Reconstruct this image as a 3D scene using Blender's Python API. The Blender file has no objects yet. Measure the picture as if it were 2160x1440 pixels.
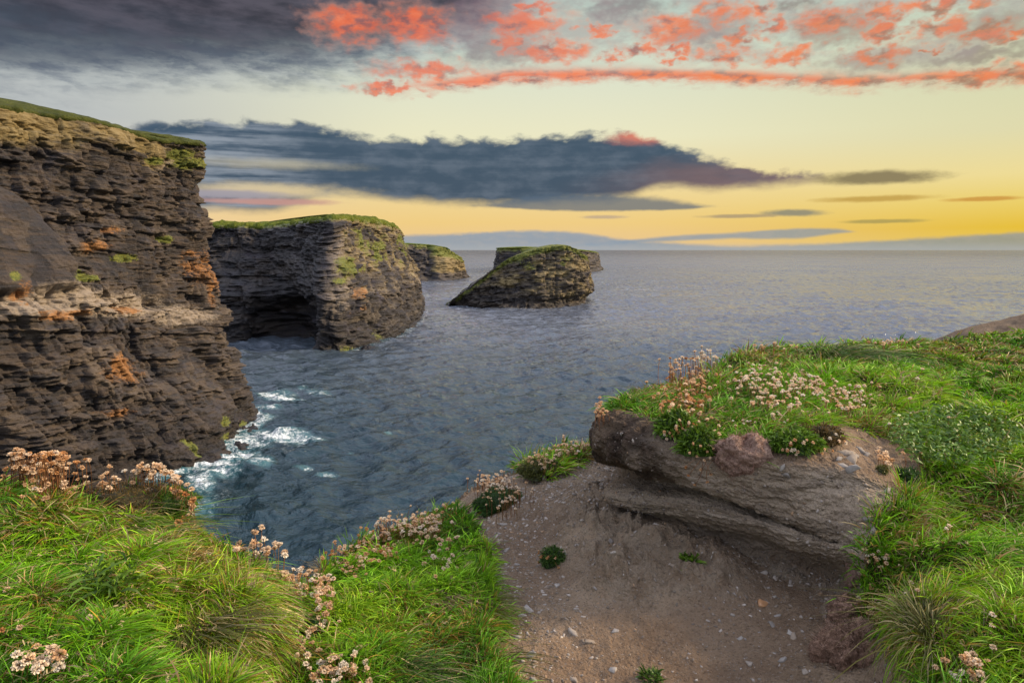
import bpy, math, random
import numpy as np
from mathutils import Vector, Matrix
from mathutils.bvhtree import BVHTree
random.seed(7)
RNG = np.random.default_rng(7)
S = bpy.context.scene
COL = S.collection
EYE = 30.0                      # eye height above the sea, metres
F = 1440.0                      # focal length in photo pixels (24 mm on 36 mm, 2160 wide)
PITCH = math.radians(7.63)
CP, SP = math.cos(PITCH), math.sin(PITCH)

# ------------------------------------------------------------------ camera
cam = bpy.data.cameras.new('camera')
cam.lens = 24.0
cam.sensor_width = 36.0
cam.clip_start = 0.05
cam.clip_end = 200000.0
camo = bpy.data.objects.new('camera', cam)
COL.objects.link(camo)
camo.location = (0, 0, EYE)
camo.rotation_euler = (math.radians(90) - PITCH, 0, 0)
S.camera = camo
S.view_settings.view_transform = 'Standard'
S.view_settings.look = 'None'
S.view_settings.exposure = 0.5
S.view_settings.gamma = 1.0
S.render.engine = 'CYCLES'
S.cycles.max_bounces = 6
S.cycles.diffuse_bounces = 2
S.cycles.glossy_bounces = 3
S.cycles.transmission_bounces = 3
S.cycles.caustics_reflective = False
S.cycles.caustics_refractive = False
try:
    S.cycles.use_denoising = True
except Exception:
    pass

SUN_AZ = math.radians(82)       # clockwise from the view direction (+Y)
SUN_EL = math.radians(29)
sun = bpy.data.lights.new('sun', 'SUN')
sun.energy = 4.8
sun.angle = math.radians(9)
sun.color = (1.0, 0.77, 0.50)
suno = bpy.data.objects.new('sun', sun)
COL.objects.link(suno)
_sd = Vector((math.sin(SUN_AZ) * math.cos(SUN_EL), math.cos(SUN_AZ) * math.cos(SUN_EL), math.sin(SUN_EL)))
suno.rotation_euler = _sd.to_track_quat('Z', 'Y').to_euler()


# measured photo pixel -> direction / point in the place
def ray(px, py):
    cx = (px - 1080.0) / F
    cy = (720.0 - py) / F
    return cx, CP + cy * SP, -SP + cy * CP


def at(px, py, d):
    x, y, z = ray(px, py)
    return np.array((x / y * d, d, EYE + z / y * d))


def sea_at(px, py):
    x, y, z = ray(px, py)
    k = -EYE / z
    return np.array((x * k, y * k, 0.0))


def proj(P):
    x, y, z = P[..., 0], P[..., 1], P[..., 2] - EYE
    f = np.maximum(y * CP - z * SP, 1e-3)
    u = y * SP + z * CP
    return 1080 + F * x / f, 720 - F * u / f


def azel(px, py):
    x, y, z = ray(px, py)
    return math.degrees(math.atan2(x, y)), math.degrees(math.atan2(z, math.hypot(x, y)))


# ------------------------------------------------------------------ node helpers
class V:
    def __init__(s, t, o):
        s.t, s.o = t, o

    def _m(s, op, b=None, c=None, clamp=False):
        n = s.t.nodes.new('ShaderNodeMath')
        n.operation = op
        n.use_clamp = clamp
        for i, v in enumerate((s, b, c)):
            if v is None:
                continue
            if isinstance(v, V):
                s.t.links.new(v.o, n.inputs[i])
            else:
                n.inputs[i].default_value = float(v)
        return V(s.t, n.outputs[0])

    def __add__(s, b): return s._m('ADD', b)
    def __radd__(s, b): return s._m('ADD', b)
    def __sub__(s, b): return s._m('SUBTRACT', b)
    def __rsub__(s, b): return (s * -1.0) + b
    def __mul__(s, b): return s._m('MULTIPLY', b)
    def __rmul__(s, b): return s._m('MULTIPLY', b)
    def __truediv__(s, b): return s._m('DIVIDE', b)
    def max(s, b): return s._m('MAXIMUM', b)
    def min(s, b): return s._m('MINIMUM', b)
    def pow(s, b): return s._m('POWER', b)
    def abs(s): return s._m('ABSOLUTE')
    def clamp(s): return s._m('ADD', 0.0, clamp=True)

    def ss(s, a, b):
        n = s.t.nodes.new('ShaderNodeMapRange')
        n.interpolation_type = 'SMOOTHSTEP'
        s.t.links.new(s.o, n.inputs[0])
        for i, v in ((1, a), (2, b)):
            if isinstance(v, V):
                s.t.links.new(v.o, n.inputs[i])
            else:
                n.inputs[i].default_value = v
        return V(s.t, n.outputs[0])

    def lin(s, a, b, c=0.0, d=1.0):
        n = s.t.nodes.new('ShaderNodeMapRange')
        s.t.links.new(s.o, n.inputs[0])
        for i, v in ((1, a), (2, b), (3, c), (4, d)):
            n.inputs[i].default_value = v
        return V(s.t, n.outputs[0])


def link(t, v, sock):
    if isinstance(v, V):
        t.links.new(v.o, sock)
    elif isinstance(v, (tuple, list)):
        v = tuple(v)
        sock.default_value = v + (1.0,) if len(v) == 3 and sock.type == 'RGBA' else v
    else:
        sock.default_value = v


def vec(t, x, y, z=0.0):
    n = t.nodes.new('ShaderNodeCombineXYZ')
    for i, v in enumerate((x, y, z)):
        link(t, v, n.inputs[i])
    return V(t, n.outputs[0])


def sep(t, v):
    n = t.nodes.new('ShaderNodeSeparateXYZ')
    t.links.new(v.o, n.inputs[0])
    return [V(t, n.outputs[i]) for i in range(3)]


def mix(t, f, a, b, mode='MIX'):
    n = t.nodes.new('ShaderNodeMix')
    n.data_type = 'RGBA'
    n.blend_type = mode
    link(t, f, n.inputs[0])
    link(t, a, n.inputs[6])
    link(t, b, n.inputs[7])
    return V(t, n.outputs[2])


def noise(t, v, scale=1.0, detail=4.0, rough=0.55, dist=0.0, color=False):
    n = t.nodes.new('ShaderNodeTexNoise')
    if v is not None:
        t.links.new(v.o, n.inputs['Vector'])
    n.inputs['Scale'].default_value = scale
    n.inputs['Detail'].default_value = detail
    n.inputs['Roughness'].default_value = rough
    n.inputs['Distortion'].default_value = dist
    return V(t, n.outputs[1 if color else 0])


def voronoi(t, v, scale=1.0, feature='F1', rnd=1.0, out=0):
    n = t.nodes.new('ShaderNodeTexVoronoi')
    n.feature = feature
    t.links.new(v.o, n.inputs['Vector'])
    n.inputs['Scale'].default_value = scale
    n.inputs['Randomness'].default_value = rnd
    return V(t, n.outputs[out])


def ramp(t, f, stops, interp='LINEAR'):
    n = t.nodes.new('ShaderNodeValToRGB')
    n.color_ramp.interpolation = interp
    e = n.color_ramp.elements
    while len(e) < len(stops):
        e.new(0.5)
    for k, (p, c) in enumerate(stops):
        e[k].position = p
        e[k].color = tuple(c) + (1.0,)
    t.links.new(f.o, n.inputs[0])
    return V(t, n.outputs[0])


def fcurve(t, f, pts):
    n = t.nodes.new('ShaderNodeFloatCurve')
    m = n.mapping
    c = m.curves[0]
    pts = sorted(pts)
    c.points[0].location = pts[0]
    c.points[-1].location = pts[-1]
    for p in pts[1:-1]:
        c.points.new(*p)
    for q in c.points:
        q.handle_type = 'AUTO_CLAMPED'
    m.update()
    t.links.new(f.o, n.inputs['Value'])
    return V(t, n.outputs[0])


def srgb(r, g, b):
    return tuple(((c / 255.0) / 12.92 if c <= 10 else ((c / 255.0 + 0.055) / 1.055) ** 2.4) for c in (r, g, b))


# ------------------------------------------------------------------ world: dusk sky with its clouds, laid out by compass bearing and elevation
def build_world():
    w = bpy.data.worlds.new('World')
    S.world = w
    w.use_nodes = True
    t = w.node_tree
    t.nodes.clear()
    out = t.nodes.new('ShaderNodeOutputWorld')
    bg = t.nodes.new('ShaderNodeBackground')
    t.links.new(bg.outputs[0], out.inputs[0])
    tc = t.nodes.new('ShaderNodeTexCoord')
    d = V(t, tc.outputs['Generated'])
    x, y, z = sep(t, d)
    az = x._m('ARCTAN2', y) * 57.29578
    el = z.max(-1.0).min(1.0)._m('ARCSINE') * 57.29578
    A0, A1, E1 = -45.0, 45.0, 30.0
    an = az.lin(A0, A1).clamp()
    right = az.ss(4.0, 44.0)
    left = az.ss(-6.0, -34.0)

    def crv(pts):
        q = []
        for px, py in pts:
            a, e = azel(px, py)
            q.append(((a - A0) / (A1 - A0), e / E1))
        return fcurve(t, an, q) * E1

    # clear sky by elevation
    e01 = (el / 22.0).clamp()
    midc = ramp(t, e01, [(0.0, srgb(232, 196, 150)), (0.10, srgb(240, 205, 132)), (0.24, srgb(240, 217, 158)), (0.40, srgb(236, 232, 196)),
                         (0.60, srgb(222, 226, 203)), (0.75, srgb(198, 214, 200)), (1.0, srgb(172, 192, 186))])
    rightc = ramp(t, e01, [(0.0, srgb(232, 200, 90)), (0.07, srgb(230, 190, 44)), (0.15, srgb(235, 208, 104)), (0.23, srgb(238, 220, 150)), (0.36, srgb(222, 217, 172)),
                           (0.53, srgb(213, 215, 176)), (0.75, srgb(196, 212, 190)), (1.0, srgb(170, 190, 178))])
    leftc = ramp(t, e01, [(0.0, srgb(236, 205, 165)), (0.12, srgb(238, 208, 160)), (0.28, srgb(205, 200, 190)), (0.42, srgb(186, 190, 190)),
                          (0.60, srgb(196, 200, 196)), (1.0, srgb(165, 178, 186))])
    col = mix(t, left, mix(t, right, midc, rightc), leftc)

    wv = vec(t, az * 0.10, el * 0.42, 3.1)
    n1 = noise(t, wv, 1.0, 6.0, 0.58) - 0.5
    n1b = noise(t, vec(t, az * 0.3, el * 1.1, 7.7), 1.0, 7.0, 0.6) - 0.5
    n1c = noise(t, vec(t, az * 0.9, el * 2.0, 1.7), 1.0, 9.0, 0.66) - 0.5
    bil = noise(t, vec(t, az * 0.55, el * 1.0, 31.7), 1.0, 5.5, 0.56, 0.2) - 0.5
    edge = n1 * 1.1 + n1b * 0.8 + n1c * 0.5
    streak = noise(t, vec(t, az * 0.06, el * 1.5, 5.0), 1.0, 5.0, 0.55)

    # upper left grey deck with a ragged lower edge
    lb = crv([(-200, 190), (0, 205), (250, 205), (480, 195), (650, 190), (800, 178), (900, 150), (1000, 120), (1090, 60), (1200, -20), (1500, -120), (2300, -160)])
    deck = (el - lb + edge * 2.6).ss(-0.9, 2.6)
    pl = vec(t, x / (z + 0.12), y / (z + 0.12), 0.0)
    mk = noise(t, vec(t, x / (z + 0.05) * 7.0 + n1b * 2.0, y / (z + 0.05) * 5.5, 2.0), 1.0, 5.0, 0.62)
    dk = (el - lb * 1.0 + n1 * 2.6 + n1b * 1.6).ss(0.9, 4.4)
    dcol = mix(t, dk, mix(t, (mk * 0.8 + bil * 0.5 + 0.1).ss(0.36, 0.64), srgb(104, 116, 132), srgb(176, 183, 184)),
               mix(t, (n1b + 0.5 + n1 * 0.4).ss(0.35, 0.7), srgb(48, 46, 60), srgb(82, 77, 90)))
    dcol = mix(t, (el - 0.0 + n1 * 4).ss(17.5, 13.0) * (el - lb).ss(0.5, 3.0) * az.ss(0.0, -24.0) * (0.55 + bil * 0.9).clamp(), dcol, srgb(66, 82, 100))
    col = mix(t, deck * 0.96, col, dcol)

    # coral puffs
    pn2 = noise(t, vec(t, az * 0.75, el * 1.5, 4.3), 1.0, 3.5, 0.52)
    bandc = crv([(-100, 240), (600, 215), (800, 196), (1000, 180), (1100, 166), (1300, 164), (1500, 168), (1700, 176), (1800, 180), (2000, 172), (2160, 165), (2300, 160)])
    above = (el - bandc + n1c * 0.5 + n1b * 0.5)
    band = ((above - 0.25).abs() - n1b * 1.1 - n1c * 0.7).ss(0.95, -0.1) * az.ss(-13.0, -4.0)
    puff = band
    warp1 = noise(t, vec(t, az * 0.8, el * 1.2, 41.0), 1.0, 3.0, 0.5) - 0.5
    warp2 = noise(t, vec(t, az * 0.8, el * 1.2, 57.0), 1.0, 3.0, 0.5) - 0.5
    pa, pe = az + warp1 * 5.5, el + warp2 * 2.6

    def ell(px, py, rx, ry, amp=0.9, soft=0.55):
        a, e = azel(px, py)
        k = 57.29578 / F
        q = ((az - a) / (rx * k))
        r = ((el - e) / (ry * k))
        v = (q * q + r * r)._m('SQRT') + (n1b * 1.0 + n1c * 0.8) * amp
        return v.ss(1.0 + soft * 0.6, 1.0 - soft)

    def cloudlet(px, py, rx, ry):
        a, e = azel(px, py)
        k = 57.29578 / F
        q = (pa - a) / (rx * k)
        r = (pe - e) / (ry * k)
        return ((q * q + r * r)._m('SQRT') + (pn2 - 0.5) * 0.9).ss(1.35, 0.15)

    for a in ((735, 50, 85, 40), (880, 52, 90, 42), (905, 150, 130, 22), (820, 186, 90, 12), (1105, 50, 105, 34), (1165, 108, 105, 26), (1075, 92, 50, 24), (1125, 14, 46, 15), (1295, 122, 28, 15), (1350, 105, 40, 15),
              (1262, 60, 44, 14), (1415, 62, 84, 36), (1520, 28, 68, 30), (1440, 106, 32, 14), (1410, 130, 28, 13), (1532, 118, 70, 22), (1556, 80, 38, 17), (1600, 16, 42, 22), (1630, 58, 36, 22), (1665, 120, 56, 20), (1745, 45, 78, 30),
              (1865, 24, 46, 22), (1860, 70, 50, 20), (1850, 120, 72, 19), (1970, 60, 64, 20), (2082, 70, 56, 22), (2145, 76, 36, 12), (2010, 6, 130, 15), (1962, 105, 28, 10), (2085, 160, 95, 19)):
        puff = puff.max(cloudlet(*a) * 0.95)
    shade = ((pn2 - 0.5) * 2.2 + n1c * 1.2 + az.ss(12.0, 36.0) * 0.14 + 0.36).ss(0.22, 0.85)
    coral = mix(t, az.ss(-6.0, 20.0), srgb(241, 116, 76), srgb(241, 120, 58))
    coral = mix(t, (n1c + 0.5).ss(0.3, 0.75) * 0.6, coral, srgb(248, 158, 122))
    coral = mix(t, (n1b + 0.5).ss(0.62, 0.36) * 0.5, coral, srgb(214, 112, 96))
    pcol = mix(t, shade * 0.80, coral, mix(t, right, srgb(132, 98, 104), srgb(138, 112, 92)))
    pcol = mix(t, puff.ss(0.85, 0.2) * 0.65, pcol, srgb(206, 172, 158))
    col = mix(t, puff * 0.93, col, pcol)
    # pale mauve film between the puffs
    film = noise(t, vec(t, az * 0.22, el * 0.5, 21.0), 1.0, 5.0, 0.6).ss(0.40, 0.62) * above.ss(0.3, 2.0) * az.ss(-10.0, 0.0)
    mauve = cloudlet(1060, 100, 110, 44).max(cloudlet(1000, 40, 70, 60)).max(cloudlet(1320, 16, 90, 26)).max(cloudlet(1490, 70, 90, 26)).max(cloudlet(1760, 60, 90, 30)).max(cloudlet(2090, 62, 80, 30)).max(cloudlet(2060, 118, 110, 16)).max(cloudlet(1690, 10, 50, 18)).max(cloudlet(1840, 128, 90, 22))
    col = mix(t, mauve * (1.0 - puff * 0.8) * 0.7, col, mix(t, az.ss(0.0, 30.0), srgb(122, 104, 116), srgb(140, 122, 112)))
    col = mix(t, film * (1.0 - puff) * 0.55, col, srgb(166, 152, 152))

    # large slate cloud in the middle
    top = crv([(-100, 330), (150, 310), (260, 272), (330, 252), (500, 247), (640, 250), (720, 268), (790, 284), (900, 282), (1000, 288), (1200, 276), (1300, 274),
               (1380, 284), (1460, 312), (1540, 340), (1640, 358), (1720, 362), (1790, 371), (2200, 385)])
    bot = crv([(-100, 330), (150, 345), (260, 400), (380, 436), (560, 438), (640, 420), (700, 404), (800, 412), (900, 420), (1050, 424), (1200, 418), (1320, 412),
               (1400, 386), (1500, 392), (1640, 380), (1740, 371), (1790, 369), (2200, 375)])
    up = (top - el + n1 * 0.5 + bil * 2.2 + n1c * 0.4)
    slate = up.ss(-0.05, 0.75) * (el - bot + n1 * 0.6 + n1b * 0.7 + bil * 0.6).ss(-0.75, 0.35) * az.ss(27.0, 22.5)
    gap = ell(560, 402, 170, 15, 0.9, 0.8).max(ell(560, 345, 150, 10, 0.9, 0.9) * 0.55)
    slate = slate * (1.0 - gap * 0.8)
    sl = mix(t, (streak * 0.55 + n1b * 0.5 + bil * 0.7 + 0.22).ss(0.36, 0.78), srgb(56, 80, 102), srgb(90, 106, 124))
    sl = mix(t, az.ss(-12.0, -23.0) * (streak + n1b * 0.4).ss(0.40, 0.66) * 0.8, sl, srgb(150, 160, 172))
    sl = mix(t, up.ss(0.9, 0.1) * 0.45, sl, srgb(120, 126, 134))
    sl = mix(t, az.ss(2.0, 18.0) * (n1 + 0.5 + (bot - el) * 0.16).ss(0.05, 0.6) * 0.75, sl, srgb(128, 100, 102))
    sl = mix(t, ell(1350, 286, 70, 16, 0.9, 0.8) * 0.8, sl, srgb(236, 130, 100))
    col = mix(t, slate * 0.97, col, sl)
    top2 = crv([(900, 440), (1000, 430), (1100, 412), (1250, 404), (1400, 414), (1540, 434), (1700, 440)])
    bot2 = crv([(900, 434), (1000, 436), (1150, 445), (1300, 447), (1450, 444), (1540, 437), (1700, 436)])
    s2 = (top2 - el + edge * 0.35 + bil * 0.5).ss(-0.1, 0.5) * (el - bot2 + edge * 0.3).ss(-0.05, 0.2) * az.ss(-8, -2) * az.ss(19.5, 16)
    col = mix(t, s2 * 0.8, col, srgb(88, 105, 122))
    for a, c in (((1850, 375, 105, 13), (128, 116, 88)), ((1850, 419, 100, 6), (196, 160, 80)), ((2066, 420, 56, 4), (206, 152, 70)), ((1672, 449, 62, 7), (140, 138, 120)),
                 ((1560, 456, 80, 4), (176, 156, 120)), ((1270, 458, 46, 4), (196, 172, 140)), ((1860, 467, 66, 4), (176, 158, 90)), ((560, 425, 130, 7), (196, 150, 140)),
                 ((480, 410, 120, 9), (160, 155, 165))):
        col = mix(t, ell(*a, amp=0.8) * 0.9, col, srgb(*c))
    # cloud bank along the horizon
    toph = crv([(-100, 500), (700, 500), (850, 497), (1000, 489), (1110, 485), (1220, 490), (1300, 501), (1420, 511), (1560, 517), (1700, 514), (1830, 507), (2000, 498), (2160, 490), (2300, 486)])
    hb = (toph - el + edge * 0.35 + n1c * 0.2).ss(-0.12, 0.25)
    topw = crv([(1100, 524), (1230, 512), (1400, 498), (1550, 488), (1690, 480), (1770, 482), (1830, 492), (2200, 500)])
    botw = crv([(1100, 522), (1230, 522), (1400, 511), (1550, 506), (1690, 503), (1770, 494), (1830, 488), (2200, 490)])
    wd = (topw - el + edge * 0.3).ss(-0.08, 0.2) * (el - botw + edge * 0.3).ss(-0.08, 0.2) * az.ss(3, 6) * az.ss(29, 26)
    hcol = mix(t, right, srgb(140, 156, 172), srgb(150, 152, 138))
    hcol = mix(t, n1c.ss(-0.1, 0.2) * 0.25, hcol, srgb(186, 176, 166))
    col = mix(t, wd * 0.85, col, hcol)
    col = mix(t, hb * 0.9, col, hcol)
    col = mix(t, el.ss(0.7, 0.0) * 0.55, col, srgb(176, 178, 178))

    # unseen dome: NISHITA daylight plus bright cloud added to light ground and sea
    sk = t.nodes.new('ShaderNodeTexSky')
    sk.sky_type = 'NISHITA'
    sk.sun_disc = False
    sk.sun_elevation = SUN_EL
    sk.sun_rotation = SUN_AZ
    nish = mix(t, 1.0, V(t, sk.outputs[0]), (0.10, 0.10, 0.10), 'MULTIPLY')
    cl = noise(t, pl, 1.3, 4.0, 0.55).ss(0.35, 0.7)
    dome = mix(t, 1.0, mix(t, cl, (0.94, 0.97, 1.20), (1.62, 1.62, 1.80)), nish, 'ADD')
    up_m = el.ss(19.3, 31.0)
    back = y.ss(-0.05, -0.55)
    f = up_m.max(back * el.ss(-2, 8) * 0.75)
    col = mix(t, f, col, dome)
    col = mix(t, el.ss(-0.2, -3.0), col, (0.12, 0.14, 0.18))
    t.links.new(col.o, bg.inputs[0])
    bg.inputs[1].default_value = 0.7071
    w.cycles.sampling_method = 'MANUAL'
    w.cycles.sample_map_resolution = 1024


build_world()
# ------------------------------------------------------------------ numpy noise
def _h(ix, iy, iz, seed):
    with np.errstate(over='ignore'):
        n = (ix.astype(np.uint32) * np.uint32(374761393) + iy.astype(np.uint32) * np.uint32(668265263)
             + iz.astype(np.uint32) * np.uint32(2246822519) + np.uint32((seed * 1274126177) & 0xffffffff))
        n = (n ^ (n >> np.uint32(13))) * np.uint32(1274126177)
        n = (n ^ (n >> np.uint32(15))) * np.uint32(2654435761)
        n ^= n >> np.uint32(16)
    return n.astype(np.float64) / 4294967296.0


def vnoise(x, y, z, seed=0):
    x, y, z = np.broadcast_arrays(np.asarray(x, float), np.asarray(y, float), np.asarray(z, float))
    ix, iy, iz = np.floor(x).astype(np.int64), np.floor(y).astype(np.int64), np.floor(z).astype(np.int64)
    fx, fy, fz = x - ix, y - iy, z - iz
    ux, uy, uz = (q * q * q * (q * (q * 6 - 15) + 10) for q in (fx, fy, fz))
    r = 0.0
    for a in (0, 1):
        wa = ux if a else 1 - ux
        for b in (0, 1):
            wb = uy if b else 1 - uy
            for c in (0, 1):
                wc = uz if c else 1 - uz
                r = r + wa * wb * wc * _h(ix + a, iy + b, iz + c, seed)
    return r * 2 - 1


def fbm(x, y, z, octv=4, seed=0, gain=0.5, lac=2.03):
    r, a, s = 0.0, 1.0, 0.0
    for k in range(octv):
        r = r + a * vnoise(x, y, z, seed + k * 17)
        s += a
        a *= gain
        x, y, z = np.asarray(x) * lac + 3.7, np.asarray(y) * lac + 1.3, np.asarray(z) * lac + 5.1
    return r / s


def smooth(a, b, x):
    q = np.clip((x - a) / (b - a), 0, 1)
    return q * q * (3 - 2 * q)


def strata(s, z, lh, bw, seed):
    """Courses of broken beds: a block value 0..1 per (bed, joint) cell, and the nearness to a bed joint."""
    zz = z / lh + 0.22 * vnoise(s / (bw * 3.0), z / lh * 0.1, 0.5, seed + 3)
    k = np.floor(zz)
    fz = zz - k
    o = np.zeros_like(k)
    wk = 0.55 + 1.5 * _h(k.astype(np.int64) + 1000, o.astype(np.int64), o.astype(np.int64), seed + 5)
    sh = _h(k.astype(np.int64) + 1000, o.astype(np.int64) + 3, o.astype(np.int64), seed + 6) * 17.0
    ss = s / (bw * wk) + sh + 0.25 * vnoise(s / bw, z / lh, 0.2, seed + 9)
    c = np.floor(ss)
    v = _h(c.astype(np.int64) + 5000, k.astype(np.int64) + 1000, o.astype(np.int64), seed)
    fs = ss - c
    j = np.minimum(np.minimum(fz, 1 - fz) * lh, np.minimum(fs, 1 - fs) * bw * wk)
    return v, j


def catmull(P, n):
    """Smooth curve through the rows of P, n samples, parametrised by row number."""
    P = np.asarray(P, float)
    m = len(P)
    t = np.linspace(0, m - 1, n)
    i = np.clip(np.floor(t).astype(int), 0, m - 2)
    f = (t - i).reshape((-1,) + (1,) * (P.ndim - 1))
    E = np.concatenate([2 * P[:1] - P[1:2], P, 2 * P[-1:] - P[-2:-1]])
    p0, p1, p2, p3 = E[i], E[i + 1], E[i + 2], E[i + 3]
    return 0.5 * (2 * p1 + (p2 - p0) * f + (2 * p0 - 5 * p1 + 4 * p2 - p3) * f ** 2 + (3 * p1 - p0 - 3 * p2 + p3) * f ** 3)


def inpoly(px, py, poly):
    r = np.zeros(np.shape(px), bool)
    n = len(poly)
    for k in range(n):
        x1, y1 = poly[k]
        x2, y2 = poly[(k + 1) % n]
        if y1 == y2:
            continue
        c = ((y1 > py) != (y2 > py)) & (px < (x2 - x1) * (py - y1) / (y2 - y1) + x1)
        r ^= c
    return r


def seg_dist(x, y, pts, closed=False):
    d = np.full(np.shape(x), 1e9)
    n = len(pts)
    for k in range(n if closed else n - 1):
        ax, ay = pts[k][:2]
        bx, by = pts[(k + 1) % n][:2]
        vx, vy = bx - ax, by - ay
        q = np.clip(((x - ax) * vx + (y - ay) * vy) / (vx * vx + vy * vy + 1e-12), 0, 1)
        d = np.minimum(d, np.hypot(x - ax - q * vx, y - ay - q * vy))
    return d


def sdist(x, y, poly):
    return np.where(inpoly(x, y, [p[:2] for p in poly]), 1, -1) * seg_dist(x, y, poly, True)


def rbf(pts, k=0.0):
    pts = np.asarray(pts, float)
    X, z = pts[:, :2], pts[:, 2]
    n = len(X)

    def phi(r):
        return r * r * np.log(r + 1e-9)
    A = np.zeros((n + 3, n + 3))
    A[:n, :n] = phi(np.hypot(X[:, None, 0] - X[None, :, 0], X[:, None, 1] - X[None, :, 1])) + np.eye(n) * k
    A[:n, n] = 1
    A[:n, n + 1:] = X
    A[n:, :n] = A[:n, n:].T
    w = np.linalg.solve(A, np.concatenate([z, np.zeros(3)]))

    def f(x, y):
        r = w[n] + w[n + 1] * x + w[n + 2] * y
        for i in range(n):
            r = r + w[i] * phi(np.hypot(x - X[i, 0], y - X[i, 1]))
        return r
    return f


def emask(px, py, items):
    r = np.zeros(np.shape(px))
    for cx, cy, rx, ry in items:
        r = np.maximum(r, np.exp(-(((px - cx) / rx) ** 2 + ((py - cy) / ry) ** 2) ** 1.5))
    return r


# ------------------------------------------------------------------ mesh helpers
def mesh(name, verts, quads=None, tris=None, attrs=None, cols=None, smooth_=False):
    me = bpy.data.meshes.new(name)
    verts = np.ascontiguousarray(verts, dtype=np.float32).reshape(-1, 3)
    me.vertices.add(len(verts))
    me.vertices.foreach_set('co', verts.ravel())
    parts, tot = [], []
    if quads is not None and len(quads):
        parts.append(np.asarray(quads, np.int32).ravel())
        tot.append(np.full(len(quads), 4, np.int32))
    if tris is not None and len(tris):
        parts.append(np.asarray(tris, np.int32).ravel())
        tot.append(np.full(len(tris), 3, np.int32))
    li = np.concatenate(parts)
    tt = np.concatenate(tot)
    me.loops.add(len(li))
    me.loops.foreach_set('vertex_index', li)
    me.polygons.add(len(tt))
    st = np.zeros(len(tt), np.int32)
    st[1:] = np.cumsum(tt)[:-1]
    me.polygons.foreach_set('loop_start', st)
    if smooth_:
        me.polygons.foreach_set('use_smooth', np.ones(len(tt), bool))
    for k, a in (attrs or {}).items():
        at_ = me.attributes.new(k, 'FLOAT', 'POINT')
        at_.data.foreach_set('value', np.ascontiguousarray(a, np.float32).ravel())
    for k, a in (cols or {}).items():
        a = np.asarray(a, np.float32).reshape(len(verts), -1)
        if a.shape[1] == 3:
            a = np.concatenate([a, np.ones((len(a), 1), np.float32)], 1)
        at_ = me.attributes.new(k, 'FLOAT_COLOR', 'POINT')
        at_.data.foreach_set('color', np.ascontiguousarray(a).ravel())
    me.update(calc_edges=True)
    return me


def gridq(ns, nz, close=False, flip=False):
    i = np.arange(ns if close else ns - 1)[:, None]
    j = np.arange(nz - 1)[None, :]
    i2 = (i + 1) % ns
    q = np.stack([i * nz + j, i2 * nz + j, i2 * nz + j + 1, i * nz + j + 1], -1).reshape(-1, 4)
    return q[:, ::-1] if flip else q


def obj(name, me, mat=None, parent=None, loc=None):
    o = bpy.data.objects.new(name, me)
    COL.objects.link(o)
    if mat is not None and me is not None:
        me.materials.append(mat)
    if parent is not None:
        o.parent = parent
    if loc is not None:
        o.location = loc
    return o


def tag(o, label=None, cat=None, group=None, kind=None):
    if label:
        o['label'] = label
    if cat:
        o['category'] = cat
    if group:
        o['group'] = group
    if kind:
        o['kind'] = kind
    return o


def grid_normals(P):
    a = np.gradient(P, axis=0)
    b = np.gradient(P, axis=1)
    n = np.cross(a, b)
    return n / (np.linalg.norm(n, axis=-1, keepdims=True) + 1e-12)


# ------------------------------------------------------------------ materials
def material(name):
    m = bpy.data.materials.new(name)
    m.use_nodes = True
    t = m.node_tree
    t.nodes.clear()
    out = t.nodes.new('ShaderNodeOutputMaterial')
    p = t.nodes.new('ShaderNodeBsdfPrincipled')
    t.links.new(p.outputs[0], out.inputs[0])
    return m, t, p, out


def attr(t, name, color=False):
    n = t.nodes.new('ShaderNodeAttribute')
    n.attribute_name = name
    return V(t, n.outputs['Color' if color else 'Fac'])


def bump(t, h, dist, strength=1.0, normal=None):
    n = t.nodes.new('ShaderNodeBump')
    n.inputs['Distance'].default_value = dist
    n.inputs['Strength'].default_value = strength
    t.links.new(h.o, n.inputs['Height'])
    if normal is not None:
        t.links.new(normal.o, n.inputs['Normal'])
    return V(t, n.outputs[0])


def opos(t):
    n = t.nodes.new('ShaderNodeNewGeometry')
    return V(t, n.outputs['Position'])


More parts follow.
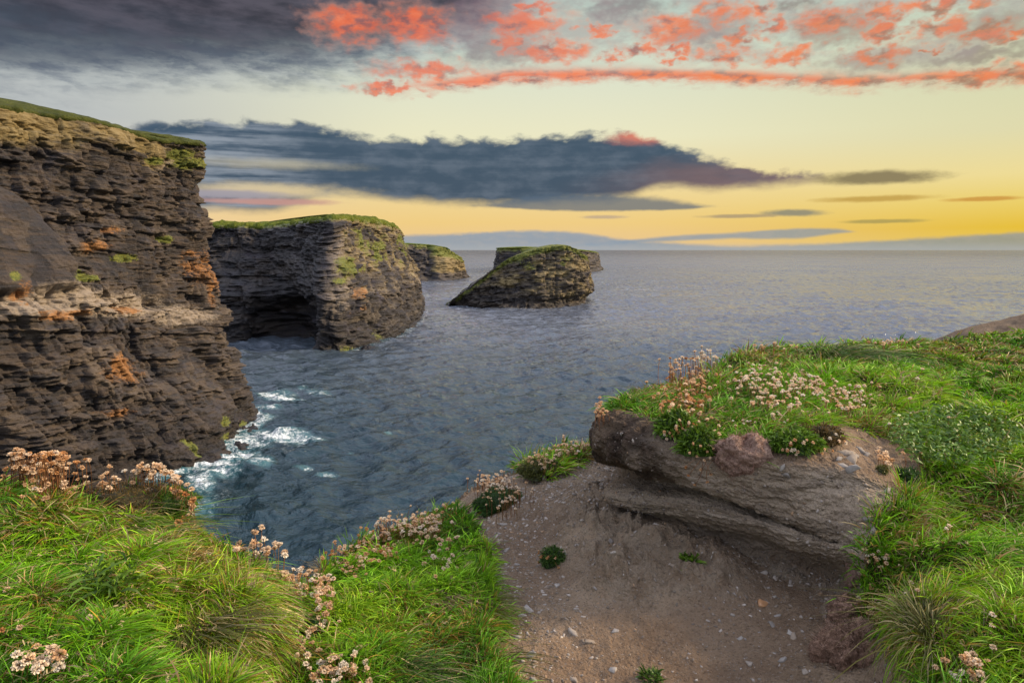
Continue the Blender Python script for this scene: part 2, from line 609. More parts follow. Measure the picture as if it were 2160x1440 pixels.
def rock_material(name, dark, brown, pale, scale, violet=(0.07, 0.065, 0.085)):
    """Bedded shale and sandstone; masks on the mesh say where it is ochre, pale with lichen, rusty, darkened by water and painted shade, or overgrown."""
    m, t, p, out = material(name)
    P = opos(t)
    x, y, z = sep(t, P)
    lay = attr(t, 'bed')
    sv = vec(t, x * 0.25 * scale, y * 0.25 * scale, lay * 2.6 * scale)
    n1 = noise(t, sv, 1.0, 6.0, 0.6)
    n2 = noise(t, P, 0.35 * scale, 5.0, 0.6)
    n3 = noise(t, P, 3.2 * scale, 5.0, 0.65)
    n4 = noise(t, vec(t, x * 0.9 * scale, y * 0.9 * scale, lay * 9.0 * scale), 1.0, 4.0, 0.65)
    c = mix(t, n1.ss(0.35, 0.65), dark, brown)
    c = mix(t, n2.ss(0.50, 0.72) * 0.7, c, violet)
    c = mix(t, n4.ss(0.52, 0.78) * 0.4, c, tuple(v * 0.5 for v in dark))
    c = mix(t, (n3 * 0.6 + n4 * 0.5).ss(0.60, 0.78) * 0.6, c, pale)
    bl = attr(t, 'block') * 0.55 + attr(t, 'block2') * 0.45
    c = mix(t, bl.ss(0.45, 1.0) * 0.75, c, mix(t, 0.6, brown, pale))
    c = mix(t, bl.ss(0.5, 0.05) * 0.7, c, tuple(v * q for v, q in zip(dark, (0.5, 0.53, 0.62))))
    c = mix(t, (attr(t, 'ochre') * 1.3 + n1 * 0.7 - 0.55).ss(0.15, 0.7) * 0.85, c, mix(t, n3, (0.16, 0.115, 0.04), (0.26, 0.20, 0.085)))
    c = mix(t, (attr(t, 'pale') * 1.2 + n3 * 1.1 - 0.75).ss(0.1, 0.75) * 0.8, c, (0.27, 0.22, 0.165))
    c = mix(t, (attr(t, 'rust') * 0.95 + n4 * 1.0 + n3 * 1.2 + bl * 0.5 - 1.62).ss(0.05, 0.55) * attr(t, 'rust').ss(0.03, 0.3) * 0.85, c, mix(t, n3, (0.15, 0.062, 0.018), (0.38, 0.18, 0.055)))
    c = mix(t, attr(t, 'wet_shade').clamp() * 0.85, c, mix(t, 1.0, c, (0.24, 0.22, 0.25), 'MULTIPLY'))
    c = mix(t, (attr(t, 'green') * 1.15 + n3 * 1.7 + n2 * 1.0 - 1.62).ss(0.05, 0.5) * attr(t, 'green').ss(0.02, 0.25), c, mix(t, n3.ss(0.3, 0.7), (0.04, 0.065, 0.010), (0.15, 0.15, 0.022)))
    t.links.new(c.o, p.inputs['Base Color'])
    link(t, 0.86 - attr(t, 'wet_shade') * 0.45, p.inputs['Roughness'])
    p.inputs['Specular IOR Level'].default_value = 0.35
    h = n4 * 0.55 + n3 * 0.45 + n1 * 0.25
    b = bump(t, h, 0.55 / scale, 0.9)
    t.links.new(b.o, p.inputs['Normal'])
    return m


def turf_material(name, a, b, c, scale):
    m, t, p, out = material(name)
    P = opos(t)
    n1 = noise(t, P, 0.25 * scale, 5.0, 0.6)
    n2 = noise(t, P, 1.6 * scale, 6.0, 0.7)
    col = mix(t, n1.ss(0.35, 0.65), a, b)
    col = mix(t, n2.ss(0.52, 0.75) * 0.7, col, c)
    t.links.new(col.o, p.inputs['Base Color'])
    p.inputs['Roughness'].default_value = 0.9
    p.inputs['Specular IOR Level'].default_value = 0.1
    bb = bump(t, n2, 0.9 / scale, 1.0)
    t.links.new(bb.o, p.inputs['Normal'])
    return m


M_CLIFF = rock_material('near_cliff_rock', (0.027, 0.025, 0.026), (0.062, 0.044, 0.030), (0.130, 0.100, 0.070), 1.0, (0.040, 0.038, 0.048))
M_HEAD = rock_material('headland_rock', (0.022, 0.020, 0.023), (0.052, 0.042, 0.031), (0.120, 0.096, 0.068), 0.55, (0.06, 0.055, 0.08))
M_STACK = rock_material('sea_stack_rock', (0.032, 0.028, 0.027), (0.075, 0.058, 0.037), (0.14, 0.112, 0.07), 0.4)
M_TURF = turf_material('clifftop_turf', (0.035, 0.045, 0.010), (0.065, 0.075, 0.016), (0.085, 0.06, 0.025), 2.0)
M_TURF2 = turf_material('distant_turf', (0.075, 0.105, 0.014), (0.13, 0.15, 0.022), (0.05, 0.07, 0.012), 0.4)


# ------------------------------------------------------------------ cliffs, headlands, sea stack
def sil(px, pts):
    """Measured skyline: photo row for a photo column."""
    xs, ys = zip(*pts)
    return np.interp(px, xs, ys)


def top_z(X, Y, pts):
    px = 1080 + F * X / (Y * CP)          # first guess, then refined with the row
    for _ in range(3):
        py = sil(px, pts)
        cy = (720 - py) / F
        z = Y * (-SP + cy * CP) / (CP + cy * SP)
        px = 1080 + F * X / (Y * CP - z * SP)
    return EYE + z


def rock(ns, nz, base, top, topz, prof, disp, masks, zmin=-3.0, closed=False, reserve=None):
    b = np.asarray(base, float)
    tp = np.asarray(top, float)
    if closed:
        k = 3
        b = np.concatenate([b[-k:], b, b[:k]])
        tp = np.concatenate([tp[-k:], tp, tp[:k]])
        m = len(base)
        full = 200
        nn = (len(b) - 1) * full + 1
        B = catmull(b, nn)[k * full:(k + m) * full]
        T = catmull(tp, nn)[k * full:(k + m) * full]
    else:
        B, T = catmull(b, 4000), catmull(tp, 4000)
    mid = (B[:, :2] + T[:, :2]) / 2
    seg = np.hypot(*np.diff(mid, axis=0).T)
    dist = np.hypot(mid[:, 0], mid[:, 1])
    wgt = seg / (0.5 * (dist[1:] + dist[:-1])) if reserve is None else seg
    cs = np.concatenate([[0], np.cumsum(wgt)])
    arc = np.concatenate([[0], np.cumsum(seg)])
    u = np.linspace(0, cs[-1], ns)
    B = np.stack([np.interp(u, cs, B[:, i]) for i in range(2)], -1)
    T = np.stack([np.interp(u, cs, T[:, i]) for i in range(2)], -1)
    arc = np.interp(u, cs, arc)
    Z = topz(T[:, 0], T[:, 1])
    t = np.linspace(0, 1, nz)[None, :]
    z = zmin + (Z[:, None] - zmin) * t
    w = prof(np.clip(z / Z[:, None], 0, 1), np.linspace(0, 1, ns)[:, None])
    X = T[:, None, 0] + (B[:, None, 0] - T[:, None, 0]) * w
    Y = T[:, None, 1] + (B[:, None, 1] - T[:, None, 1]) * w
    tan = np.gradient((B + T) / 2, axis=0)
    kern = np.hanning(31)
    kern /= kern.sum()
    if closed:
        tan = np.stack([np.convolve(np.concatenate([tan[-15:, i], tan[:, i], tan[:15, i]]), kern, 'valid') for i in range(2)], -1)
    else:
        tan = np.stack([np.convolve(np.pad(tan[:, i], 15, 'edge'), kern, 'valid') for i in range(2)], -1)
    tan /= np.hypot(tan[:, 0], tan[:, 1])[:, None] + 1e-12
    nx, ny = tan[:, 1], -tan[:, 0]
    P0 = np.stack([X, Y, np.broadcast_to(z, X.shape)], -1)
    px, py = proj(P0)
    s = np.broadcast_to(arc[:, None], X.shape)
    bed, D = disp(s, P0, px, py, t)
    P = P0.copy()
    P[..., 0] += nx[:, None] * D
    P[..., 1] += ny[:, None] * D
    A = masks(s, P0, px, py, t, D)
    A['bed'] = bed
    for kk in ('ochre', 'pale', 'rust', 'wet_shade', 'green', 'block'):
        A.setdefault(kk, np.zeros(X.shape))
    A.setdefault('block2', A['block'])
    return P, A, T, Z, np.stack([nx, ny], -1)


def cap_rows(P, n2, offs, rise, amp, seed, scale=1.0):
    """Turf carried back from the cliff edge, a lip of it hanging over."""
    E = P[:, -1, :]
    R = []
    for k, (o, r) in enumerate(zip(offs, rise)):
        q = E.copy()
        q[:, 0] -= n2[:, 0] * o
        q[:, 1] -= n2[:, 1] * o
        q[:, 2] += r + amp * (0 if k == 0 else 1) * fbm(q[:, 0] / scale, q[:, 1] / scale, seed * 1.0 + k * 0.35, 4, seed)
        R.append(q)
    return np.stack(R, 1)


# --- near cliff, left of the picture
SKY1 = [(-600, 170), (-200, 195), (0, 216), (60, 224), (130, 236), (190, 247), (250, 261), (300, 279), (340, 288), (400, 292), (440, 298), (452, 306), (470, 310)]
n_base = [(-60, 30), (-55, 50), (-50, 66), (-46.5, 77), (-43.5, 86), (-41.0, 93), (-41.6, 100), (-42.6, 107), (-42.4, 113.5), (-45.5, 119), (-58, 126), (-85, 134), (-120, 140)]
n_top = [(-74, 30), (-70, 50), (-66, 66), (-62.5, 78), (-58.5, 88), (-55.5, 97), (-53.5, 103), (-51.6, 109), (-50.2, 114.0), (-52.5, 119), (-64, 126), (-90, 134), (-120, 140)]
PRT = [-0.1, 0.0, 0.07, 0.18, 0.28, 0.36, 0.44, 0.6, 0.8, 0.9, 1.0]
PRW = [1.06, 1.0, 0.84, 0.66, 0.42, 0.24, 0.13, 0.05, -0.03, -0.02, 0.0]
SLAB = [(-400, 330), (-100, 360), (0, 388), (45, 412), (85, 450), (120, 505), (142, 560), (152, 604), (60, 612), (-400, 650)]
RAMP = [(255, 470), (330, 520), (395, 610), (455, 700), (470, 730), (380, 670), (260, 620), (190, 600), (190, 520)]


def near_prof(t, u):
    a = np.interp(t, PRT, PRW)
    b = 1 - t
    b = b + 0.16 * np.sin(t * math.pi) * (t < 1)
    k = smooth(0.35, 0.62, u)
    return b * (1 - k) * 0.9 + a * k + 0.1 * (1 - k) * a


def near_disp(s, P, px, py, t):
    z = P[..., 2]
    bed = z + 0.05 * s + 1.1 * fbm(s / 22, z / 16, 0.3, 3, 4)
    slab = np.clip(smooth(-14, 14, np.where(inpoly(px, py, SLAB), 1, -1) * seg_dist(px, py, SLAB, True)), 0, 1)
    rmp = smooth(-30, 50, np.where(inpoly(px, py, RAMP), 1, -1) * seg_dist(px, py, RAMP, True))
    quiet = 1 - 0.88 * slab - 0.5 * rmp
    # joints shift from course to course and the beds pinch out, so no line runs far
    wob = bed + 0.16 * fbm(s / 3.6, bed / 7.0, 4.4, 3, 14)
    v1, j1 = strata(s + 0.8 * fbm(s / 3, bed / 2.5, 1.4, 2, 15), wob, 3.6, 3.4, 11)
    v2, j2 = strata(s + 0.5 * fbm(s / 2, bed / 1.5, 2.4, 2, 16), wob, 1.9, 2.1, 23)
    v3, j3 = strata(s, bed + 0.12 * fbm(s / 1.1, bed / 3.0, 3.4, 2, 17), 0.85, 1.15, 37)
    v4, j4 = strata(s, bed, 0.36, 0.62, 53)
    patch = smooth(-0.25, 0.30, fbm(s / 6.5, bed / 4.5, 6.1, 3, 18))
    D = 2.6 * fbm(s / 17, z / 19, 1.2, 3, 2) + 1.3 * fbm(s / 5.5, z / 5.0, 2.2, 3, 6)
    D += quiet * (1.7 * (v1 - .5) + 1.6 * (v2 - .5) * (0.35 + 0.65 * patch) + 0.55 * (v3 - .5) * (1.2 - 0.5 * patch) + 0.36 * (v4 - .5) * (1.2 - 0.5 * patch))
    D += quiet * (0.16 * fbm(s / 1.0, bed / 0.9, 7.7, 4, 31)) + 0.08 * fbm(s / 0.4, bed / 0.3, 0.2, 2, 41)
    D -= quiet * (0.22 * np.exp(-j1 / 0.07) + 0.10 * np.exp(-j2 / 0.05) * patch)
    # vertical joints and gullies
    D -= quiet * 0.8 * smooth(0.07, 0.0, np.abs(fbm(s / 4.2 + 0.15 * z / 4, z / 16, 8.8, 3, 19)))
    # hollows broken out of the beds, ledges standing out
    hol = smooth(0.22, 0.40, fbm(s / 4.2, bed / 1.1, 9.1, 3, 61))
    D -= quiet * 0.8 * hol * (0.4 + 0.6 * v2)
    D += slab * (0.10 * fbm((s + 0.8 * z) / 0.5, (z - 0.6 * s) / 3.0, 0.2, 3, 63)) + 1.6 * slab - 1.0 * np.exp(-((seg_dist(px, py, SLAB[2:8])) / 9) ** 2) * (1 - slab)
    D += 0.7 * smooth(0.30, 0.50, np.exp(-((py - 672 - 0.02 * px) / 26) ** 2)) * (px < 470)
    D *= 1 - 0.45 * smooth(0.94, 1.0, t)
    return bed, D


def near_masks(s, P, px, py, t, D):
    z = P[..., 2]
    nz_ = fbm(s / 3, z / 2, 3.3, 4, 8)
    A = {}
    topd = py - sil(px, SKY1)
    v1, _ = strata(s, z, 2.6, 4.5, 77)
    v2, _ = strata(s, z + 0.05 * s, 1.9, 2.1, 23)
    A['ochre'] = np.clip(smooth(135, 10, topd) * (0.35 + 0.9 * v1 * smooth(430, 250, px)) + 0.4 * nz_ * smooth(420, 200, py) + 0.3 * emask(px, py, [(60, 690, 260, 60), (200, 760, 150, 40)]), 0, 1)
    A['pale'] = np.clip(emask(px, py, [(130, 618, 90, 26), (240, 640, 130, 26), (380, 665, 90, 22), (60, 640, 80, 20), (375, 342, 30, 5), (345, 355, 12, 8), (200, 658, 230, 12)]) * (0.75 + 0.9 * nz_) + 0.14, 0, 1)
    A['rust'] = np.clip(emask(px, py, [(433, 565, 40, 38), (460, 560, 12, 60), (90, 664, 45, 15), (160, 660, 60, 10), (270, 655, 40, 9), (30, 615, 26, 26), (210, 520, 40, 16), (236, 486, 22, 10), (455, 620, 8, 36), (250, 772, 60, 34), (250, 870, 40, 12), (420, 535, 30, 14)])
                        * (0.8 + 0.7 * nz_) + 0.16 * smooth(0.25, 0.7, fbm(s / 6, z / 2.5, 6.6, 3, 15)), 0, 1)
    A['wet_shade'] = np.clip(smooth(9, 1.0, z + 2 * nz_) * 0.85 + 0.30 * smooth(20, 8, z) + 0.45 * inpoly(px, py, SLAB) + 0.25 * smooth(0.1, 0.5, fbm(s / 7, z / 5, 8.1, 3, 64)), 0, 1)
    A['green'] = np.clip(0.62 * smooth(14, 0, topd) * (0.6 + nz_) + emask(px, py, [(455, 888, 9, 12), (470, 920, 12, 8), (518, 893, 14, 6), (400, 950, 10, 20), (385, 935, 10, 12), (490, 870, 8, 8), (8, 582, 16, 12), (390, 325, 40, 12), (415, 345, 40, 14), (330, 340, 20, 10), (150, 575, 20, 20),
                                                                       (165, 585, 40, 10), (270, 545, 26, 10), (360, 505, 20, 9)]) * 0.95, 0, 1)
    A['block'] = v2
    A['block2'] = strata(s, z + 0.05 * s + 0.35 * fbm(s / 1.1, z / 3.0, 3.4, 2, 17), 0.85, 1.15, 37)[0]
    return A


P, A, T, Z, n2 = rock(820, 560, n_base, n_top, lambda X, Y: top_z(X, Y, SKY1) - 0.5, near_prof, near_disp, near_masks)
ns, nz = P.shape[:2]
near = obj('cliff', mesh('cliff', P.reshape(-1, 3), gridq(ns, nz), attrs={k: v for k, v in A.items()}), M_CLIFF)
tag(near, 'tall dark bedded rock cliff at the left of the picture, nearest of the cliffs, foam at its foot', 'cliff', kind='structure')
offs = (0.0, -0.25, -0.1, 0.5, 1.2, 2.2, 3.5, 6, 10, 18, 30, 60)
R = cap_rows(P, n2, offs, (-0.45, -0.2, 0.1, 0.3, 0.4, 0.45, 0.5, 0.5, 0.5, 0.4, 0.3, 0.2), 0.40, 5, 1.0)
obj('turf', mesh('cliff_turf', R.reshape(-1, 3), gridq(R.shape[0], R.shape[1]), smooth_=True), M_TURF, near)

# --- second headland, with the cave
SKY2 = [(300, 472), (455, 471), (520, 472), (560, 474), (600, 469), (640, 463), (690, 457), (740, 456), (800, 462), (835, 474), (848, 490), (900, 500)]
h_base = [(-200, 232), (-150, 222), (-110, 214), (-84, 206), (-75, 209), (-66, 202), (-59.0, 195.5), (-50.5, 193), (-45.0, 201), (-41.8, 217), (-38.6, 236), (-37.6, 264), (-39.5, 297), (-43.0, 330), (-52, 355), (-80, 372), (-140, 385), (-200, 390)]
h_top = [(-200, 246), (-150, 240), (-112, 237), (-94, 238), (-86, 240), (-78, 238), (-70, 230), (-60, 219), (-54.5, 222), (-51.5, 236), (-50.0, 252), (-49.0, 270), (-49.5, 292), (-52.5, 318), (-60, 342), (-86, 360), (-140, 372), (-200, 378)]
PR2T = [-0.1, 0, 0.1, 0.25, 0.4, 0.55, 0.75, 1.0]
PR2W = [1.1, 1.0, 0.93, 0.86, 0.8, 0.52, 0.2, 0.0]
CAVE = [(572, 712, 40, 44), (606, 660, 26, 40), (540, 735, 34, 20)]


def head_disp(s, P, px, py, t):
    z = P[..., 2]
    lf = smooth(720, 660, px)
    # beds of the left face bend down towards the cave, those of the right face lie level
    bed = z + lf * (0.55 * np.maximum(px - 560, 0) * 0.12 * (0.3 + 0.9 * (1 - t)) - 0.00035 * np.maximum(px - 560, 0) ** 2) * -1.0 + 1.2 * fbm(s / 30, z / 20, 0.3, 3, 104)
    wob = bed + 1.3 * fbm(s / 4.5, bed / 9.0, 4.4, 3, 114)
    v1, j1 = strata(s + 1.2 * fbm(s / 5, bed / 4, 1.4, 2, 115), wob, 5.0, 5.0, 111)
    v2, j2 = strata(s + 0.8 * fbm(s / 3, bed / 2.5, 2.4, 2, 116), wob, 2.1, 2.4, 123)
    v3, j3 = strata(s, bed + 0.5 * fbm(s / 1.6, bed / 3.0, 3.4, 2, 117), 0.9, 1.3, 137)
    D = 3.0 * fbm(s / 26, z / 24, 1.2, 3, 102) + 1.8 * fbm(s / 8, z / 7, 2.2, 3, 106)
    D += (0.9 + 0.3 * (1 - lf)) * ((v1 - .5) + 0.9 * (v2 - .5) + 0.6 * (v3 - .5)) + 0.7 * fbm(s / 2.6, bed / 1.0, 7.7, 4, 131)
    D -= 0.22 * np.exp(-j1 / 0.12)
    D -= 0.9 * smooth(0.09, 0.0, np.abs(fbm(s / 5.0, z / 22, 8.8, 3, 119)))
    D -= 1.0 * smooth(0.22, 0.42, fbm(s / 5.5, bed / 1.5, 9.1, 3, 161))
    D += 3.0 * np.exp(-((px - 700 + 0.10 * (py - 470)) / 20) ** 2) * (px < 760)
    D -= (9.0 * np.exp(-(((px - 580) / 90) ** 2 + ((py - 690) / 110) ** 2)) + 6.0 * emask(px + 40 * fbm(s / 6, z / 6, 1.1, 3, 165), py + 40 * fbm(s / 6, z / 6, 6.1, 3, 166), CAVE)) * (P[..., 1] < 260)
    # vertical gullies on the right face
    D -= 1.6 * smooth(0.25, 0.6, fbm(s / 4.5, z / 40, 5.5, 3, 151)) * smooth(690, 740, px)
    D -= 0.10 * np.exp(-j2 / 0.09)
    D *= 1 - 0.5 * smooth(0.95, 1, t)
    return bed, D


def head_masks(s, P, px, py, t, D):
    z = P[..., 2]
    nz_ = fbm(s / 5, z / 3.5, 3.3, 4, 108)
    lit_face = smooth(680, 730, px)     # right face coloured lighter as if lit, left one darker as if shaded
    A = {}
    A['ochre'] = np.clip(lit_face * smooth(6, 24, z) * (0.45 + 0.7 * nz_) + 0.5 * smooth(20, 4, py - sil(px, SKY2)), 0, 1)
    A['pale'] = np.clip(lit_face * (0.30 + 0.6 * nz_) * smooth(8, 18, z) + 0.5 * emask(px, py, [(705, 640, 30, 60), (700, 540, 16, 60)]), 0, 1)
    A['rust'] = np.clip(emask(px, py, [(538, 535, 10, 22), (545, 510, 8, 10), (735, 655, 40, 12), (750, 620, 22, 26), (720, 610, 30, 20)]) * (0.35 + 0.7 * nz_), 0, 1)
    A['wet_shade'] = np.clip(smooth(9, 2, z + 3 * nz_) * 0.8 + 0.85 * (1 - lit_face) + 0.15, 0, 1)  # sea-washed foot, plus shade painted over the whole left face
    A['green'] = np.clip(lit_face * smooth(12, 26, z) * (0.08 + 0.65 * nz_) + emask(px, py, [(725, 560, 24, 20), (745, 575, 24, 16), (716, 592, 14, 10), (770, 500, 24, 22), (790, 520, 24, 20), (800, 540, 16, 16), (840, 520, 12, 30), (735, 735, 20, 10), (795, 705, 18, 12)]) * (0.55 + 1.0 * nz_)
                         + 0.8 * smooth(16, 2, py - sil(px, SKY2)), 0, 1)
    A['block'] = strata(s, z, 1.7, 4.0, 123)[0]
    return A


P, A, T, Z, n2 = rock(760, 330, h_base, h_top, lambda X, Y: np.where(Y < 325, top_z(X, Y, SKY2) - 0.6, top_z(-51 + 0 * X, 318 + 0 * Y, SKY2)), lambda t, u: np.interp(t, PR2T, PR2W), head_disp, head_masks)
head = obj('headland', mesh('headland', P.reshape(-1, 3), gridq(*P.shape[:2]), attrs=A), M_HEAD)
tag(head, 'grass topped headland with a dark sea cave, just right of the near cliff', 'headland', kind='structure')
R = cap_rows(P, n2, (0, -0.3, 0.2, 1.2, 2.6, 5, 9, 16, 26, 40), (-1.0, -0.4, 0.4, 0.9, 1.1, 1.2, 1.2, 1.1, 1.0, 1.0), 1.3, 15, 1.6)
ctr = np.array((-120.0, 305.0))
for k in range(6, 10):
    R[:, k, :2] = R[:, 5, :2] + (ctr - R[:, 5, :2]) * ((k - 5) / 4.0) ** 1.3
    R[:, k, 2] = R[:, 5, 2] * (1 - (k - 5) / 4.0) + (42.0 - 0.4 * (k - 5)) * (k - 5) / 4.0
obj('turf', mesh('headland_turf', R.reshape(-1, 3), gridq(R.shape[0], R.shape[1]), smooth_=True), M_TURF2, head)


# --- far headland, far flat island, sea stack
def simple_rock(name, base, top, sky, prof, ns, nz, sc, seed, mat, masks, closed=True, turf=True, dip=(0, 0), zadj=0.0, bulge=None, inner=0.5):
    def disp(s, P, px, py, t):
        z = P[..., 2]
        bed = z + dip[0] * P[..., 0] + 0.25 * sc * fbm(s / (9 * sc), z / (8 * sc), 0.3, 3, seed)
        wob = bed + 0.22 * sc * fbm(s / (1.2 * sc), bed / (2 * sc), 4.4, 3, seed + 5)
        v1, j1 = strata(s, wob, 0.85 * sc, 1.3 * sc, seed + 1)
        v2, j2 = strata(s, wob, 0.36 * sc, 0.7 * sc, seed + 2)
        D = sc * (0.9 * fbm(s / (8 * sc), z / (8 * sc), 1.2, 3, seed + 3) + 0.4 * fbm(s / (2.5 * sc), z / (2 * sc), 2.2, 3, seed + 4))
        D += sc * (0.42 * (v1 - .5) + 0.3 * (v2 - .5)) - sc * 0.10 * np.exp(-j1 / (0.06 * sc)) + sc * 0.3 * fbm(s / (0.6 * sc), bed / (0.35 * sc), 7.7, 3, seed + 6) - sc * 0.3 * smooth(0.15, 0.0, np.abs(fbm(s / (1.4 * sc), z / (5 * sc), 8.8, 3, seed + 7)))
        if bulge is not None:
            D += bulge(px, py, z)
        D *= 1 - 0.5 * smooth(0.93, 1, t)
        return bed, D
    P, A, T, Z, n2 = rock(ns, nz, base, top, lambda X, Y: top_z(X, Y, sky) - zadj, prof, disp, masks, closed=closed)
    o = obj(name, mesh(name, P.reshape(-1, 3), gridq(ns, nz, closed), attrs=A), mat)
    if turf:
        E = P[:, -1, :]
        c = np.mean(T, axis=0)
        rows = []
        for k, (f, r) in enumerate(zip((0.0, -0.012, 0.01, 0.05, 0.12, 0.25, 0.45, 0.7, 0.9, 0.999), (-0.7, -0.2, 0.25, 0.5, 0.6, 0.7, 0.75, 0.8, 0.8, 0.8))):
            q = E.copy()
            q[:, :2] = E[:, :2] + (c - E[:, :2]) * f
            g = smooth(0.1, 1.0, f)
            q[:, 2] = E[:, 2] * (1 - g) + (E[:, 2] * (1 - inner) + inner * E[:, 2].mean()) * g + r * sc * 0.25
            q[:, 2] += sc * 0.12 * (k > 0) * fbm(q[:, 0] / sc, q[:, 1] / sc, 0.5 + k, 3, seed + 9)
            rows.append(q)
        R = np.stack(rows, 1)
        if name == 'sea_stack':
            qx, qy = proj(R)
            o0 = np.zeros(qx.shape)
            nn = fbm(R[..., 0] / 6, R[..., 1] / 6, R[..., 2] / 4, 3, seed + 12)
            ca = {'green': np.clip(smooth(1020, 1085, qx + 25 * nn) * 0.95, 0, 1), 'ochre': o0 + 0.35, 'wet_shade': 0.75 * smooth(1060, 985, qx + 25 * nn), 'pale': o0, 'rust': o0, 'block': o0 + 0.5, 'block2': o0 + 0.5, 'bed': R[..., 2] - 0.1 * R[..., 0]}
            R[..., 2] += 0.9 * nn * smooth(1080, 1020, qx)
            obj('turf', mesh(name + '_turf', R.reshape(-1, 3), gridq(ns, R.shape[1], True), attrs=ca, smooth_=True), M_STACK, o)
        else:
            obj('turf', mesh(name + '_turf', R.reshape(-1, 3), gridq(ns, R.shape[1], True), smooth_=True), M_TURF2, o)
    return o, P


# sea stack: a wedge of tilted beds, low on the left, overhanging on the right
SKY4 = [(930, 650), (945, 645), (955, 632), (975, 613), (1000, 594), (1030, 572), (1052, 556), (1072, 543), (1100, 533), (1130, 524), (1160, 519), (1185, 515), (1200, 516), (1215, 524), (1228, 534), (1240, 540), (1300, 560)]
st_base = [sea_at(944, 645)[:2], sea_at(985, 653)[:2], sea_at(1040, 656)[:2], sea_at(1100, 657)[:2], sea_at(1160, 655)[:2], sea_at(1205, 652)[:2], sea_at(1238, 644)[:2], sea_at(1240, 634)[:2], sea_at(1215, 624)[:2],
           sea_at(1150, 616)[:2], sea_at(1080, 616)[:2], sea_at(1010, 622)[:2], sea_at(962, 634)[:2]]
st_top = [at(950, 640, 352)[:2], at(1000, 590, 350)[:2], at(1050, 550, 350)[:2], at(1100, 530, 350)[:2], at(1155, 520, 350)[:2], at(1200, 515, 352)[:2], at(1232, 536, 360)[:2], at(1232, 536, 372)[:2], at(1205, 524, 388)[:2],
          at(1150, 524, 398)[:2], at(1085, 540, 398)[:2], at(1025, 575, 388)[:2], at(965, 620, 366)[:2]]


def st_bulge(px, py, z):
    return 3.0 * emask(px, py, [(1232, 600, 30, 30)]) - 2.6 * emask(px, py, [(1225, 632, 40, 12)]) - 1.2 * emask(px, py, [(1120, 640, 90, 12)])


def st_masks(s, P, px, py, t, D):
    z = P[..., 2]
    nz_ = fbm(s / 6, z / 3, 3.3, 4, 208)
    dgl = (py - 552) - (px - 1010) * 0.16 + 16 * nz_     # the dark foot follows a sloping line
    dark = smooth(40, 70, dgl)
    A = {'ochre': np.clip((1 - dark) * (0.42 + 0.6 * nz_), 0, 1), 'wet_shade': np.clip(dark * 0.95 + smooth(3, 0, z) * 0.3, 0, 1),
         'green': np.clip(0.85 * smooth(22, 4, py - sil(px, SKY4)) + (1 - dark) * 0.15 * smooth(0.0, 0.5, nz_) + emask(px, py, [(1185, 555, 8, 8), (1190, 545, 12, 8), (1120, 560, 30, 12)]) * 0.5, 0, 1),
         'pale': np.clip(0.25 * (1 - dark) + 0.2 * nz_, 0, 1), 'block': strata(s, z + 0.06 * P[..., 0], 1.6, 5.0, 201)[0]}
    return A


def st_prof(t, u):
    return np.interp(t, [-0.1, 0, 0.06, 0.2, 0.5, 1.0], [1.05, 1.0, 0.9, 0.72, 0.42, 0.0])


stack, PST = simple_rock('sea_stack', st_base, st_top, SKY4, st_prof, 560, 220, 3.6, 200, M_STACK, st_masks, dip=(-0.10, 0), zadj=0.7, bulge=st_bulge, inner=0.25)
tag(stack, 'wedge shaped sea stack of tilted rock beds with a grassy crown, alone in the water', 'sea stack')

# far flat island behind the stack
SKY5 = [(1000, 520), (1048, 522), (1060, 521), (1100, 520), (1130, 521), (1200, 524), (1240, 527), (1258, 530), (1268, 538), (1300, 545)]
fi_b = [sea_at(px, py)[:2] for px, py in ((1049, 577), (1100, 578), (1160, 578), (1220, 577), (1262, 574), (1268, 572), (1262, 568), (1200, 565), (1100, 565), (1053, 569))]
fi_t = [np.array(p) + np.array(q) for p, q in zip(fi_b, ((2, 8), (0, 9), (0, 9), (0, 9), (-5, 9), (-7, 2), (-6, -6), (0, -8), (0, -8), (2, -4)))]


def far_masks(s, P, px, py, t, D):
    nz_ = fbm(s / 12, P[..., 2] / 6, 3.3, 4, 308)
    return {'wet_shade': 0.25 + 0.4 * smooth(6, 0, P[..., 2]), 'ochre': np.clip(0.3 + 0.5 * nz_, 0, 1) * smooth(10, 25, P[..., 2]), 'green': 0.8 * smooth(0.72, 1.0, t + 0.1 * nz_) * (px < 1140) + 0.5 * smooth(0.9, 1, t),
            'block': strata(s, P[..., 2], 3.5, 9.0, 301)[0]}


isl, _ = simple_rock('island', fi_b, fi_t, SKY5, lambda t, u: np.interp(t, [0, 0.3, 1], [1, 0.6, 0]), 260, 70, 6.0, 300, M_HEAD, far_masks, zadj=1.0, inner=0.9)
tag(isl, 'low flat topped far island partly hidden behind the sea stack', 'island')

# far headland
SKY3 = [(700, 512), (850, 512), (880, 513), (920, 516), (940, 520), (950, 528), (962, 536), (970, 548), (1000, 560)]
fh_b = [sea_at(px, py)[:2] for px, py in ((640, 600), (760, 597), (850, 596), (900, 596), (935, 595), (968, 590), (984, 586), (972, 581), (940, 578), (860, 577), (760, 577), (640, 577))]
fh_t = [at(640, 512, 640)[:2], at(760, 512, 650)[:2], at(850, 512, 655)[:2], at(890, 513, 660)[:2], at(925, 517, 662)[:2], at(950, 528, 675)[:2], at(962, 536, 690)[:2], at(955, 530, 715)[:2], at(930, 517, 740)[:2], at(860, 512, 760)[:2], at(760, 512, 760)[:2],
        at(640, 512, 760)[:2]]


